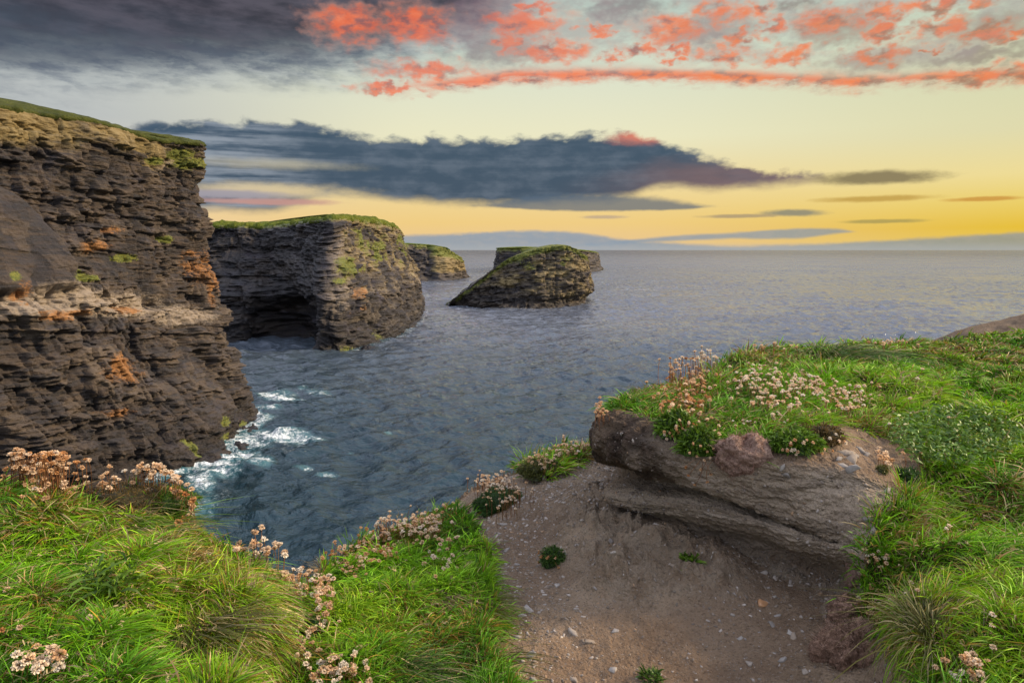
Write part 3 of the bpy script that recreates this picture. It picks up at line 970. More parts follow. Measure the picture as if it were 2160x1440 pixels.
def fh_masks(s, P, px, py, t, D):
    nz_ = fbm(s / 10, P[..., 2] / 4, 3.3, 4, 408)
    rt = smooth(895, 925, px + 8 * nz_)
    return {'wet_shade': np.clip(0.35 * (1 - rt) + 0.4 * smooth(6, 0, P[..., 2]) + 0.15, 0, 1), 'ochre': np.clip(rt * (0.75 + 0.5 * nz_) * smooth(4, 12, P[..., 2]), 0, 1), 'pale': 0.3 * rt,
            'green': np.clip(0.7 * smooth(0.82, 1, t + 0.1 * nz_) + rt * smooth(0.62, 0.8, t) * 0.7, 0, 1), 'block': strata(s, P[..., 2], 2.5, 9.0, 401)[0]}


def fh_bulge(px, py, z):
    return 5.0 * smooth(905, 945, px) * smooth(26, 18, z) - 3.0 * np.exp(-((px - 905) / 10) ** 2)


fh, PFH = simple_rock('headland', fh_b, fh_t, SKY3, lambda t, u: np.interp(t, [-0.1, 0, 0.12, 0.4, 0.75, 1], [1.05, 1, 0.7, 0.45, 0.22, 0]), 420, 130, 5.0, 400, M_HEAD, fh_masks, zadj=0.8, bulge=fh_bulge, inner=0.9)
tag(fh, 'farthest grass topped headland, low and dark, behind the headland with the cave', 'headland', kind='structure')

# ------------------------------------------------------------------ sea
def build_sea():
    az = np.radians(np.linspace(-62, 62, 1150))
    r1 = np.geomspace(46, 1500, 950)
    r2 = np.geomspace(1500, 90000, 60)[1:]
    r = np.concatenate([[3, 12, 24, 36], r1, r2])
    x = np.sin(az)[:, None] * r[None, :]
    y = np.cos(az)[:, None] * r[None, :]
    h = np.zeros_like(x)
    rg = np.random.default_rng(5)
    dr = np.gradient(r)[None, :]
    cell = np.maximum(dr, r[None, :] * (az[1] - az[0]))
    wx = x + 2.0 * fbm(x / 9, y / 9, 0.3, 2, 71)
    wy = y + 2.0 * fbm(x / 9, y / 9, 4.3, 2, 72)
    for k in range(40):
        lam = 1.0 * (20 / 1.0) ** rg.random()
        th = math.radians(205) + rg.normal(0, 0.9)
        a = lam * 0.0075 * (0.5 + rg.random())
        ph = rg.random() * 6.283
        att = smooth(1.6, 3.2, lam / cell)
        q = np.sin((wx * math.cos(th) + wy * math.sin(th)) * 6.2832 / lam + ph)
        h += a * att * (1.1 - 1.15 * np.abs(q) ** 1.3)
    ca, sa = math.cos(0.45), math.sin(0.45)
    ux, uy = x * ca + y * sa, -x * sa + y * ca
    for k, (lam, am) in enumerate(((13.0, 0.55), (6.5, 0.42), (3.2, 0.25), (1.6, 0.10))):
        nn = 1 - np.abs(vnoise(ux / (lam * 1.7) + k * 9.1, uy / lam, 0.37 * k, 81 + k) * 1.6)
        h += am * nn * smooth(1.6, 3.2, lam / cell)
    gust = 0.75 + 0.5 * fbm(x / 60, y / 90, 0.7, 3, 73)
    h *= gust * 1.25
    h += 0.05 * fbm(x / 0.8, y / 0.8, 0.1, 2, 75) * smooth(0.8, 0.3, cell)
    P = np.stack([x, y, h * smooth(4000, 900, r)[None, :]], -1)
    px, py = proj(np.stack([x, y, 0 * x], -1))
    # foam: breaking water against the foot of the near cliff, wisps on the open water, thin lines along the other rocks
    f = emask(px, py, [(545, 945, 46, 26), (590, 940, 90, 16), (640, 944, 55, 8), (500, 985, 60, 26), (460, 1010, 60, 26), (425, 1040, 36, 34), (540, 1000, 46, 12), (545, 905, 16, 30), (560, 880, 40, 9), (570, 852, 50, 6), (600, 862, 60, 7)]) * 1.0
    f = np.maximum(f, 0.68 * emask(px, py, [(672, 845, 34, 9), (600, 850, 40, 9), (640, 838, 16, 6), (690, 1022, 32, 9), (742, 968, 10, 6), (640, 1010, 30, 6), (820, 930, 12, 4), (430, 1090, 40, 50)]))
    f = np.maximum(f, 0.60 * emask(px, py, [(1350, 614, 60, 2.5), (1000, 588, 30, 3.0), (940, 601, 40, 2.5), (1300, 572, 40, 1.5), (1130, 659, 90, 3), (1230, 648, 30, 4), (1260, 640, 14, 4)]))
    dn = seg_dist(x, y, n_base)
    f = np.maximum(f, 1.0 * np.exp(-np.maximum(dn - 1.2, 0) / 1.3) * smooth(1010, 930, px) * (y < 116) * 0.9)
    dh = seg_dist(x, y, h_base)
    f = np.maximum(f, np.exp(-np.maximum(dh - 2.2, 0) / 1.0) * 0.62 * smooth(690, 740, px))
    ds = seg_dist(x, y, st_base, True)
    f = np.maximum(f, np.exp(-np.maximum(ds - 2.5, 0) / 1.3) * 0.6)
    f = np.maximum(f, np.exp(-np.maximum(seg_dist(x, y, fh_b, True) - 3.0, 0) / 2.0) * 0.55)
    f = np.maximum(f, np.exp(-np.maximum(seg_dist(x, y, fi_b, True) - 3.0, 0) / 3.0) * 0.55)
    P[..., 2] += 0.35 * f * fbm(x / 1.3, y / 1.3, 0.9, 3, 79) * (r < 400)
    m, t, p, out = material('sea_water')
    Q = opos(t)
    X, Y, Z_ = sep(t, Q)
    dist = (X * X + Y * Y)._m('SQRT')
    near_ = dist.ss(330.0, 90.0)
    foam = attr(t, 'foam')
    fn = noise(t, Q, 0.55, 7.0, 0.68, 0.6)
    fn2 = noise(t, Q, 2.6, 5.0, 0.7, 0.8)
    fm = (foam * 0.80 + (fn - 0.5) * 2.1 + (fn2 - 0.5) * 1.6 - 0.50).ss(0.0, 0.85) * foam.ss(0.03, 0.3)
    deep = mix(t, near_, mix(t, dist.ss(700.0, 6000.0), (0.074, 0.086, 0.108), (0.022, 0.028, 0.044)), (0.009, 0.025, 0.032))
    deep = mix(t, (foam * 1.3 + fn * 0.5 - 0.55).ss(0.05, 0.7) * near_, deep, (0.03, 0.085, 0.098))
    col = mix(t, fm, deep, (0.82, 0.86, 0.87))
    t.links.new(col.o, p.inputs['Base Color'])
    rough = mix(t, fm, vec(t, dist.ss(80.0, 1600.0) * 0.20 + 0.045 + noise(t, vec(t, X * 0.006, Y * 0.02, 0.0), 1.0, 3.0, 0.5).ss(0.4, 0.7) * 0.10, 0, 0), (0.8, 0.8, 0.8))
    t.links.new(sep(t, rough)[0].o, p.inputs['Roughness'])
    p.inputs['IOR'].default_value = 1.33
    p.inputs['Specular IOR Level'].default_value = 0.5
    p.inputs['Specular Tint'].default_value = (0.68, 0.74, 1.0, 1.0)
    wind = vec(t, X * 0.8 + Y * 0.3, Y * 1.0 - X * 0.3, 0.0)
    b1 = noise(t, wind, 0.9, 5.0, 0.62, 0.7)
    b2 = noise(t, wind, 0.16, 5.0, 0.6, 0.5)
    b3 = noise(t, wind, 0.02, 5.0, 0.62, 0.4)
    n = bump(t, b1, 0.26, 0.8)
    n = bump(t, b2, 1.5, 0.8, n)
    n = bump(t, b3, 6.0, 0.5, n)
    t.links.new(n.o, p.inputs['Normal'])
    o = obj('sea', mesh('sea', P.reshape(-1, 3), gridq(*x.shape, flip=True), attrs={'foam': f}, smooth_=True), m)
    tag(o, 'dark choppy sea reaching to the horizon', 'sea', kind='structure')


build_sea()
# ------------------------------------------------------------------ foreground ground: path, left grass mound, right meadow
def pts3(L):
    return np.array([at(*q) for q in L])


floor_f = rbf(pts3([(1100, 1440, 2.30), (1400, 1440, 2.30), (1700, 1440, 2.22), (1200, 1300, 2.75), (1080, 1130, 3.6), (1000, 1060, 4.35), (1100, 1003, 4.75), (1240, 962, 5.1), (1250, 1030, 4.25),
                    (1500, 1300, 2.68), (1650, 1250, 2.85), (1300, 1110, 3.62), (1500, 1190, 3.15), (700, 1262, 2.85), (950, 1150, 3.6), (1000, 1220, 3.2), (1040, 1340, 2.62), (800, 1440, 2.12),
                    (1000, 1440, 2.28), (660, 1250, 3.1), (640, 1440, 2.1), (620, 1360, 2.35), (930, 1115, 4.2), (800, 1175, 3.6), (1150, 985, 5.0), (1400, 1000, 5.0), (1700, 1000, 4.0), (1900, 1100, 3.4), (1900, 1440, 2.1),
                    (1100, 1700, 1.55), (1700, 1700, 1.5), (600, 1700, 1.5)]), 1e-4)
left_f = rbf(pts3([(0, 1034, 2.5), (150, 1040, 2.5), (300, 1046, 2.6), (390, 1090, 2.62), (0, 1200, 1.92), (200, 1200, 1.97), (400, 1200, 2.12), (520, 1235, 2.3), (0, 1440, 1.45), (250, 1440, 1.45),
                   (450, 1440, 1.55), (600, 1440, 1.72), (560, 1330, 1.97), (640, 1300, 2.3), (-300, 1060, 2.5), (-300, 1440, 1.4), (300, 1700, 1.1), (590, 1265, 2.5)]), 1e-4)
mead_f = rbf(pts3([(1850, 1440, 1.78), (2100, 1440, 1.62), (2160, 1200, 2.2), (1870, 1220, 2.32), (1900, 1075, 2.9), (2100, 1010, 3.0), (2000, 905, 3.6), (2150, 860, 4.0), (2000, 795, 5.0), (1900, 752, 6.2),
                   (2160, 748, 6.4), (2400, 745, 6.5), (2400, 1000, 3.0), (2400, 1440, 1.6), (1850, 910, 3.4), (1700, 775, 4.5), (1600, 780, 4.6), (2000, 1250, 2.1), (2000, 1700, 1.15)]), 1e-4)
LEFT_P = [at(*q)[:2] for q in ((-900, 1030, 2.4), (-300, 1045, 2.6), (0, 1030, 2.62), (200, 1036, 2.62), (400, 1060, 2.72), (450, 1120, 2.68), (530, 1190, 2.6), (600, 1232, 2.6), (655, 1275, 2.5), (640, 1330, 2.2), (600, 1400, 1.95), (600, 1470, 1.75), (620, 1700, 1.2), (500, 2400, 0.6), (-2500, 2400, 0.6))]
MEAD_P = [at(*q)[:2] for q in ((1840, 1480, 1.9), (1850, 1400, 2.05), (1840, 1330, 2.3), (1850, 1230, 2.5), (1900, 1130, 2.8), (1800, 1000, 3.35), (1600, 900, 3.9), (1480, 850, 4.35), (1470, 800, 4.9), (1700, 745, 6.4), (2160, 725, 8.0), (3500, 725, 8.0), (4200, 1440, 1.7), (2500, 2400, 0.6), (1950, 1900, 1.1))]
EDGE = [at(*q)[:2] for q in ((-900, 1030, 2.5), (-300, 1045, 2.62), (0, 1030, 2.64), (200, 1036, 2.64), (400, 1062, 2.74), (450, 1125, 2.70), (540, 1200, 2.66), (610, 1245, 2.75), (655, 1262, 3.0), (690, 1225, 3.35), (740, 1192, 3.6), (800, 1160, 3.95), (870, 1125, 4.25), (930, 1100, 4.5), (1000, 1062, 4.75),
                             (1060, 1020, 5.1), (1120, 990, 5.25), (1200, 962, 5.5), (1250, 935, 5.9), (1330, 905, 6.4), (1450, 850, 6.6), (1600, 790, 6.9), (1750, 755, 7.4), (2160, 742, 8.3), (3500, 735, 9.0), (5000, 735, 9.0))]
LAND_P = EDGE + [np.array((30.0, -3.0)), np.array((-30.0, -3.0))]
MID_G = [(640, 1262), (672, 1225), (700, 1190), (760, 1160), (820, 1128), (880, 1105), (930, 1095), (985, 1112), (1003, 1150), (1035, 1172), (1018, 1215), (1022, 1250), (1050, 1300), (1048, 1330), (1020, 1370), (1018, 1400), (1045, 1440), (1090, 1560), (600, 1560), (625, 1440), (640, 1380), (660, 1330)]
SLOPE_G = [(1100, 1000), (1110, 985), (1190, 950), (1260, 925), (1262, 955), (1225, 985), (1170, 1005), (1125, 1015)]


SLUMP = [(1300, 1090, 110, 60), (1370, 1160, 110, 70), (1480, 1215, 110, 60), (1250, 1150, 80, 60), (1330, 1230, 90, 45)]


def ground_z(x, y, fine=True):
    zf = floor_f(x, y)
    ml = smooth(-0.02, 0.16, sdist(x, y, LEFT_P) + 0.05 * fbm(x * 6, y * 6, 0.5, 3, 501))
    mm = smooth(-0.02, 0.14, sdist(x, y, MEAD_P) + 0.05 * fbm(x * 6, y * 6, 0.9, 3, 502))
    zl = left_f(x, y) + 0.11 * fbm(x * 3.6, y * 3.6, 0.3, 3, 503)
    zm = mead_f(x, y) + 0.135 * fbm(x * 3.0, y * 3.0, 1.3, 3, 504)
    z = zf + 0.03 * fbm(x * 2.5, y * 2.5, 4.4, 3, 505)
    z0 = np.stack([x, y, zf], -1)
    sl = emask(*proj(z0), SLUMP)
    z = z + sl * (0.12 + 0.06 * fbm(x * 7, y * 7, 0.4, 4, 508) + 0.05 * smooth(0.0, 0.4, fbm(x * 14, y * 14, 0.8, 3, 509)))
    z = z * (1 - ml) + zl * ml
    z = z * (1 - mm) + zm * mm
    d = -sdist(x, y, LAND_P) + 0.07 * fbm(x * 4, y * 4, 0.2, 3, 506)
    z = z - np.where(d > 0, 2.6 * d + 2.0 * np.minimum(d, 0.6) ** 1.5, 0.35 * smooth(-0.25, 0.0, d) * 0.12)
    if fine:
        z = z + 0.014 * fbm(x * 16, y * 16, 0.2, 4, 507) * (1 - np.maximum(ml, mm)) + 0.012 * smooth(0.1, 0.5, fbm(x * 26, y * 26, 0.6, 3, 510)) * (1 - np.maximum(ml, mm)) * (0.3 + sl)
    return z, ml, mm, d


M_SOIL = None


def soil_material():
    m, t, p, out = material('stony_soil')
    P = opos(t)
    x, y, z = sep(t, P)
    peat, clay, face, layr = attr(t, 'peat'), attr(t, 'clay'), attr(t, 'face'), attr(t, 'bed')
    n1 = noise(t, P, 2.2, 6.0, 0.6)
    n2 = noise(t, P, 14.0, 6.0, 0.65)
    n3 = noise(t, P, 70.0, 4.0, 0.7)
    c = mix(t, n1.ss(0.35, 0.65), (0.190, 0.132, 0.082), (0.330, 0.242, 0.158))
    c = mix(t, n2.ss(0.42, 0.68) * 0.6, c, (0.34, 0.25, 0.165))
    c = mix(t, n3.ss(0.48, 0.30) * 0.75, c, (0.035, 0.025, 0.018))
    c = mix(t, noise(t, P, 0.9, 3.0, 0.6).ss(0.45, 0.62) * 0.45 * (1.0 - face), c, (0.140, 0.085, 0.052))
    # layered face: pale grey streaks along the beds
    sv = vec(t, x * 2.0, y * 2.0, layr * 30.0)
    st = noise(t, sv, 1.0, 5.0, 0.6)
    c = mix(t, face * 0.6, c, (0.42, 0.34, 0.25))
    c = mix(t, face * st.ss(0.42, 0.66) * 0.7, c, (0.43, 0.35, 0.27))
    c = mix(t, face * st.ss(0.46, 0.30) * 0.5, c, (0.06, 0.044, 0.03))
    c = mix(t, clay * n2.ss(0.35, 0.6) * 0.8, c, (0.26, 0.21, 0.15))
    # gravel: two sizes of chip, each with its own tone
    for sc, amt, thr in ((120.0, 0.55, 0.62), (62.0, 0.45, 0.84)):
        vn = t.nodes.new('ShaderNodeTexVoronoi')
        vn.inputs['Scale'].default_value = sc
        t.links.new((mix(t, 0.012, P, noise(t, P, 90.0, 2.0, 0.6, color=True))).o, vn.inputs['Vector'])
        rr, gg, bb_ = sep(t, V(t, vn.outputs['Color']))
        chip = rr.ss(thr, thr + 0.05) * V(t, vn.outputs['Distance']).ss(0.42, 0.30) * (1.0 - peat)
        cc = ramp(t, gg, [(0.0, (0.11, 0.09, 0.07)), (0.4, (0.20, 0.17, 0.14)), (0.75, (0.31, 0.27, 0.23)), (1.0, (0.34, 0.22, 0.12))])
        c = mix(t, chip * amt, c, cc)
    pc = mix(t, n2.ss(0.35, 0.65), (0.020, 0.013, 0.009), (0.062, 0.040, 0.027))
    pc = mix(t, n3.ss(0.5, 0.75) * 0.6, pc, (0.12, 0.082, 0.056))
    c = mix(t, peat, c, pc)
    g = attr(t, 'grassy')
    c = mix(t, g, c, mix(t, n2, (0.022, 0.030, 0.006), (0.055, 0.065, 0.012)))
    t.links.new(c.o, p.inputs['Base Color'])
    p.inputs['Roughness'].default_value = 0.92
    p.inputs['Specular IOR Level'].default_value = 0.2
    vor = voronoi(t, P, 48.0)
    h = n2 * 0.8 + n3 * 0.75 + vor.ss(0.0, 0.5) * -0.25 + face * st * 0.6
    b = bump(t, h, 0.045, 1.0)
    t.links.new(b.o, p.inputs['Normal'])
    return m


M_SOIL = soil_material()


def build_ground():
    az = np.radians(np.linspace(-58, 58, 1150))
    r = np.geomspace(0.75, 11.5, 640)
    x = np.sin(az)[:, None] * r[None, :]
    y = np.cos(az)[:, None] * r[None, :]
    z, ml, mm, d = ground_z(x, y)
    P = np.stack([x, y, z], -1)
    px, py = proj(P)
    jx = px + 14 * fbm(x * 9, y * 9, 0.1, 3, 511)
    jy = py + 14 * fbm(x * 9, y * 9, 5.1, 3, 512)
    mid = inpoly(jx, jy, MID_G) & (ml < 0.4)
    slope = inpoly(jx, jy, SLOPE_G) & (ml < 0.4) & (mm < 0.4)
    g = np.clip(np.maximum(smooth(0.45, 0.8, ml), smooth(0.45, 0.8, mm)) + mid * 1.0 + slope * 1.0, 0, 1)
    g *= smooth(0.22, 0.02, d)
    bare = np.clip(emask(px, py, [(622, 1372, 34, 50), (640, 1410, 22, 46)]) * 1.6, 0, 1)
    g *= 1 - bare
    peat = np.clip(bare + emask(px, py, [(1800, 1260, 50, 80), (1950, 990, 60, 14)]), 0, 1)
    lift = 0.05 * (mid | slope)
    P[..., 2] += lift * smooth(0.3, 0.0, d) + 0.075 * mid * fbm(x * 4.2, y * 4.2, 2.2, 3, 513)
    me = mesh('ground', P.reshape(-1, 3), gridq(*x.shape, flip=True), attrs={'grassy': g, 'peat': peat, 'clay': emask(px, py, SLUMP) * 0.8, 'face': 0 * g, 'bed': z}, smooth_=True)
    o = obj('path', me, M_SOIL)
    tag(o, 'stony brown footpath and the ground either side of it', 'path', kind='structure')
    return o, P, g, ml, mm, mid, slope, px, py


GR, GP, GG, G_ML, G_MM, G_MID, G_SL, GPX, GPY = build_ground()

# ------------------------------------------------------------------ overhanging earth bank, lofted from measured cross-sections
BANK = [
    [(1540, 800, 5.0), (1500, 805, 5.2), (1460, 812, 5.35), (1440, 830, 5.5), (1440, 850, 5.6), (1440, 856, 5.65), (1440, 862, 5.7), (1440, 870, 5.75), (1440, 880, 5.8), (1440, 905, 5.95)],
    [(1500, 815, 4.6), (1410, 828, 4.55), (1340, 845, 4.5), (1300, 872, 4.5), (1300, 905, 4.55), (1320, 925, 4.6), (1320, 935, 4.6), (1320, 942, 4.6), (1320, 950, 4.65), (1310, 985, 4.75)],
    [(1450, 838, 4.1), (1350, 856, 3.8), (1285, 868, 3.65), (1253, 905, 3.58), (1258, 950, 3.66), (1310, 975, 3.95), (1310, 1000, 4.05), (1300, 1012, 4.05), (1300, 1030, 4.1), (1262, 1060, 4.15)],
    [(1480, 835, 4.1), (1400, 862, 3.62), (1345, 885, 3.36), (1318, 925, 3.24), (1325, 983, 3.26), (1385, 1002, 3.62), (1295, 1030, 3.60), (1278, 1055, 3.62), (1305, 1075, 3.78), (1262, 1135, 3.60)],
    [(1530, 800, 4.2), (1480, 862, 3.6), (1455, 920, 3.18), (1448, 965, 3.06), (1455, 1020, 3.10), (1490, 1036, 3.25), (1450, 1058, 3.20), (1440, 1080, 3.22), (1465, 1130, 3.32), (1380, 1240, 2.98)],
    [(1625, 778, 4.5), (1600, 860, 3.6), (1590, 950, 3.02), (1598, 1000, 2.94), (1606, 1076, 2.96), (1628, 1088, 3.05), (1606, 1102, 2.97), (1600, 1120, 3.00), (1625, 1180, 3.07), (1510, 1310, 2.68)],
    [(1725, 776, 4.6), (1720, 862, 3.6), (1725, 955, 2.97), (1738, 1020, 2.85), (1742, 1122, 2.78), (1756, 1132, 2.84), (1740, 1146, 2.78), (1732, 1165, 2.81), (1750, 1218, 2.88), (1640, 1345, 2.54)],
    [(1840, 784, 4.7), (1835, 880, 3.6), (1830, 980, 2.92), (1836, 1040, 2.79), (1826, 1148, 2.63), (1832, 1156, 2.68), (1818, 1168, 2.61), (1810, 1186, 2.64), (1818, 1228, 2.67), (1750, 1350, 2.40)],
    [(1970, 795, 4.8), (1980, 900, 3.6), (1940, 1015, 2.92), (1940, 1065, 2.76), (1915, 1160, 2.52), (1910, 1185, 2.50), (1895, 1205, 2.46), (1885, 1230, 2.44), (1885, 1260, 2.46), (1860, 1340, 2.32)],
    [(2100, 810, 4.6), (2100, 930, 3.5), (2060, 1060, 2.85), (2050, 1110, 2.65), (2010, 1200, 2.40), (2000, 1220, 2.38), (1985, 1240, 2.34), (1975, 1265, 2.32), (1965, 1290, 2.30), (1930, 1360, 2.2)],
]


def build_bank():
    K = np.array([[at(*q) for q in st] for st in BANK])
    # bury the foot, and the hidden ends
    K[:, -1, 2] -= 0.06
    K[8, 2:, 2] -= 0.05
    K[9, :, 2] -= 0.25
    NU, NV = 820, 560
    L = catmull(K, NU)                                   # along the bank
    L = np.swapaxes(catmull(np.swapaxes(L, 0, 1), NV), 0, 1)   # down the section
    n = grid_normals(L)
    u = np.linspace(0, len(BANK) - 1, NU)[:, None] + np.zeros((1, NV))
    v = np.linspace(0, 9, NV)[None, :] + np.zeros((NU, 1))
    x, y, z = L[..., 0], L[..., 1], L[..., 2]
    px0, py0 = proj(L)
    if (n[NU // 2, 30] @ np.array((0, 0, 1.0))) < 0:
        n = -n
    g_edge = 1.95 + 0.35 * fbm(x * 5, y * 5, z * 5, 3, 521) + 0.35 * np.exp(-((px0 - 1460) / 60) ** 2) - 0.75 * smooth(1690, 1800, px0) * smooth(1990, 1900, px0) - 0.25 * np.exp(-((px0 - 1330) / 50) ** 2)
    grassy = smooth(0.12, -0.12, v - g_edge)
    gx, gy = px0 + 22 * fbm(x * 8, y * 8, z * 8, 3, 532), py0 + 22 * fbm(x * 8, y * 8, z * 8 + 4, 3, 533)
    grassy = np.maximum(grassy, 1.0 * inpoly(gx, gy, [(2020, 985), (1990, 1020), (1905, 1040), (1868, 1085), (1838, 1150), (1822, 1215), (1815, 1300), (1800, 1420), (2400, 1420), (2400, 985)]))
    nose = smooth(4.4, 3.3, u) * smooth(1.5, 2.1, v) * smooth(5.2, 4.2, v)
    peat = np.clip(nose * (0.75 + 0.5 * fbm(x * 7, y * 7, z * 7, 3, 522)), 0, 1)
    face = smooth(2.2, 2.9, v) * smooth(8.2, 7.2, v) * smooth(2.6, 3.6, u)
    foot = smooth(7.3, 8.3, v)
    clay = np.clip(foot * smooth(9.0, 8.2, v) + 0.0, 0, 1)
    bed = v * 0.055 + 0.02 * u
    D = 0.026 * fbm(x * 3, y * 3, z * 3, 3, 523) + 0.010 * fbm(x * 9, y * 9, z * 12, 4, 524) + 0.011 * fbm(x * 34, y * 34, z * 46, 4, 525)
    # crumbly bed edges on the face
    D += face * 0.012 * fbm(u * 1.6, v * 5.0, 0.4, 4, 526) + face * 0.007 * smooth(0.0, 0.4, fbm(u * 4.0, v * 9.0, 1.4, 3, 527))
    D += nose * 0.045 * fbm(x * 12, y * 12, z * 12, 4, 528)
    lumps = fbm(x * 10, y * 10, z * 10, 4, 529)
    D += clay * (0.03 * smooth(0.0, 0.5, lumps) - 0.02 * smooth(0.1, 0.0, np.abs(fbm(x * 3.5, y * 3.5, z * 3, 2, 530))))
    D *= smooth(9.0, 8.6, v)
    fall = smooth(9.0, 8.5, v)
    P = L + n * D[..., None]
    # steep loosened gully marks running down the slope under the beds
    P[..., 2] += 0.02 * clay * fbm(u * 7, v * 0.8, 0.6, 3, 531)
    me = mesh('bank', P.reshape(-1, 3), gridq(NU, NV), attrs={'grassy': grassy, 'peat': peat, 'clay': clay, 'face': face, 'bed': bed}, smooth_=True)
    o = obj('earth_bank', me, M_SOIL)
    tag(o, 'overhanging bank of layered brown earth with turf on its top, right of the footpath', 'earth bank', kind='structure')
    return o, P, grassy, u, v


BK, BP, BG, BU, BV = build_bank()

# bare brown hillside at the right edge, beyond the meadow
def build_hill():
    cx, cy, cz = at(2330, 762, 17.0)
    a = np.linspace(0, 2 * math.pi, 220, endpoint=False)[:, None]
    q = np.linspace(0, 1, 90)[None, :]
    R = q ** 0.8
    x = cx + 5.5 * R * np.cos(a)
    y = cy + 3.0 * R * np.sin(a)
    z = cz - 0.22 + 1.75 * (1 - R ** 1.5) + 0.16 * fbm(x * 1.2, y * 1.2, 0.3, 5, 541)
    P = np.stack([x, y, z], -1)
    o0 = np.zeros(x.shape)
    me = mesh('hill', P.reshape(-1, 3), gridq(220, 90, True), attrs={'grassy': o0 + 0.25 * smooth(0.1, 0.4, fbm(x * 2, y * 2, 0.3, 3, 542)), 'peat': o0 + 0.55, 'clay': o0 + 0.4, 'face': o0, 'bed': z}, smooth_=True)
    tag(obj('hill', me, M_SOIL), 'bare dark brown hillside at the right edge beyond the meadow', 'hillside', kind='structure')


build_hill()

# ------------------------------------------------------------------ grass
def leaf_material(name, trans=0.24, rough=0.55):
    m, t, p, out = material(name)
    c = attr(t, 'col', True)
    t.links.new(c.o, p.inputs['Base Color'])
    p.inputs['Roughness'].default_value = rough
    p.inputs['Specular IOR Level'].default_value = 0.22
    tr = t.nodes.new('ShaderNodeBsdfTranslucent')
    t.links.new(c.o, tr.inputs[0])
    mx = t.nodes.new('ShaderNodeMixShader')
    mx.inputs[0].default_value = trans
    t.links.new(p.outputs[0], mx.inputs[1])
    t.links.new(tr.outputs[0], mx.inputs[2])
    t.links.new(mx.outputs[0], out.inputs[0])
    return m


M_GRASS = leaf_material('grass_blade')
M_LEAF = leaf_material('plant_leaf', 0.25, 0.45)


def blades(P, d0, lean, L, W, cb, ct, seg=4, curl=1.0, wav=0.0):
    """Ribbons: root P, start direction d0, bending towards lean; arrays of n rows. Returns verts, quads, tris, colours."""
    n = len(P)
    t = np.linspace(0, 1, seg + 1)[None, :, None]
    d0 = d0 / (np.linalg.norm(d0, axis=1, keepdims=True) + 1e-9)
    C = P[:, None, :] + L[:, None, None] * (d0[:, None, :] * t * (1 - 0.35 * curl * t) + lean[:, None, :] * t * t)
    tan = d0 + lean
    side = np.cross(tan, RNG.normal(0, 1, (n, 3)))
    side /= np.linalg.norm(side, axis=1, keepdims=True) + 1e-9
    wd = (W[:, None] * np.array([0.75, 1.0, 0.85, 0.55, 0.0] if seg == 4 else [0.6, 1.0, 0.75, 0.0])[None, :] * 0.5)[..., None]
    A = C + side[:, None, :] * wd
    B = C - side[:, None, :] * wd
    m = 2 * seg + 1
    V_ = np.empty((n, m, 3))
    V_[:, 0:2 * seg:2] = A[:, :seg]
    V_[:, 1:2 * seg:2] = B[:, :seg]
    V_[:, -1] = C[:, seg]
    k = (np.arange(n) * m)[:, None, None]
    q = np.array([[2 * i, 2 * i + 1, 2 * i + 3, 2 * i + 2] for i in range(seg - 1)])[None]
    quads = (k + q).reshape(-1, 4)
    tris = (k[:, 0] + np.array([[2 * seg - 2, 2 * seg - 1, 2 * seg]])).reshape(-1, 3)
    tt = np.concatenate([np.repeat(np.linspace(0, 1, seg + 1)[:-1], 2), [1.0]])[None, :, None]
    col = cb[:, None, :] * (1 - tt) + ct[:, None, :] * tt
    return V_.reshape(-1, 3), quads, tris, col.reshape(-1, 3)


class Geo:
    def __init__(s):
        s.v, s.q, s.t, s.c, s.n = [], [], [], [], 0

    def add(s, v, q, t, c):
        s.v.append(v)
        if q is not None and len(q):
            s.q.append(np.asarray(q) + s.n)
        if t is not None and len(t):
            s.t.append(np.asarray(t) + s.n)
        s.c.append(c)
        s.n += len(v)

    def mesh(s, name, smooth_=False):
        return mesh(name, np.concatenate(s.v), np.concatenate(s.q) if s.q else None, np.concatenate(s.t) if s.t else None, cols={'col': np.concatenate(s.c)}, smooth_=smooth_)


G_DEEP = np.array((0.014, 0.050, 0.003))
G_MID_ = np.array((0.074, 0.220, 0.004))
G_BRI = np.array((0.200, 0.430, 0.006))
G_YEL = np.array((0.300, 0.330, 0.016))
G_RUST = np.array((0.270, 0.140, 0.026))
G_STRAW = np.array((0.420, 0.330, 0.170))
RUSTY = [(500, 1330, 90, 70), (560, 1290, 60, 60), (420, 1200, 90, 60), (1250, 880, 40, 40), (2050, 1060, 110, 50), (1920, 1130, 60, 60), (1450, 840, 70, 60), (1380, 820, 60, 40), (1800, 900, 60, 40), (2100, 760, 90, 30), (60, 1080, 90, 30), (620, 1420, 60, 60), (900, 1340, 130, 60), (1850, 1330, 80, 50), (1980, 1330, 110, 50),
         (1230, 940, 60, 40), (300, 1140, 120, 40), (80, 1300, 60, 40), (860, 1120, 90, 30), (1990, 740, 120, 20), (1600, 760, 90, 20)]
BRIGHT = [(260, 1150, 110, 70), (230, 1290, 110, 50), (420, 1270, 120, 60), (100, 1180, 90, 60), (820, 1220, 120, 50), (760, 1300, 90, 40), (990, 1150, 60, 40), (1990, 1180, 90, 60), (2080, 1260, 110, 60), (2050, 900, 150, 60), (1950, 850, 90, 40), (1700, 740, 130, 20), (1750, 850, 90, 60), (2100, 1400, 80, 50)]


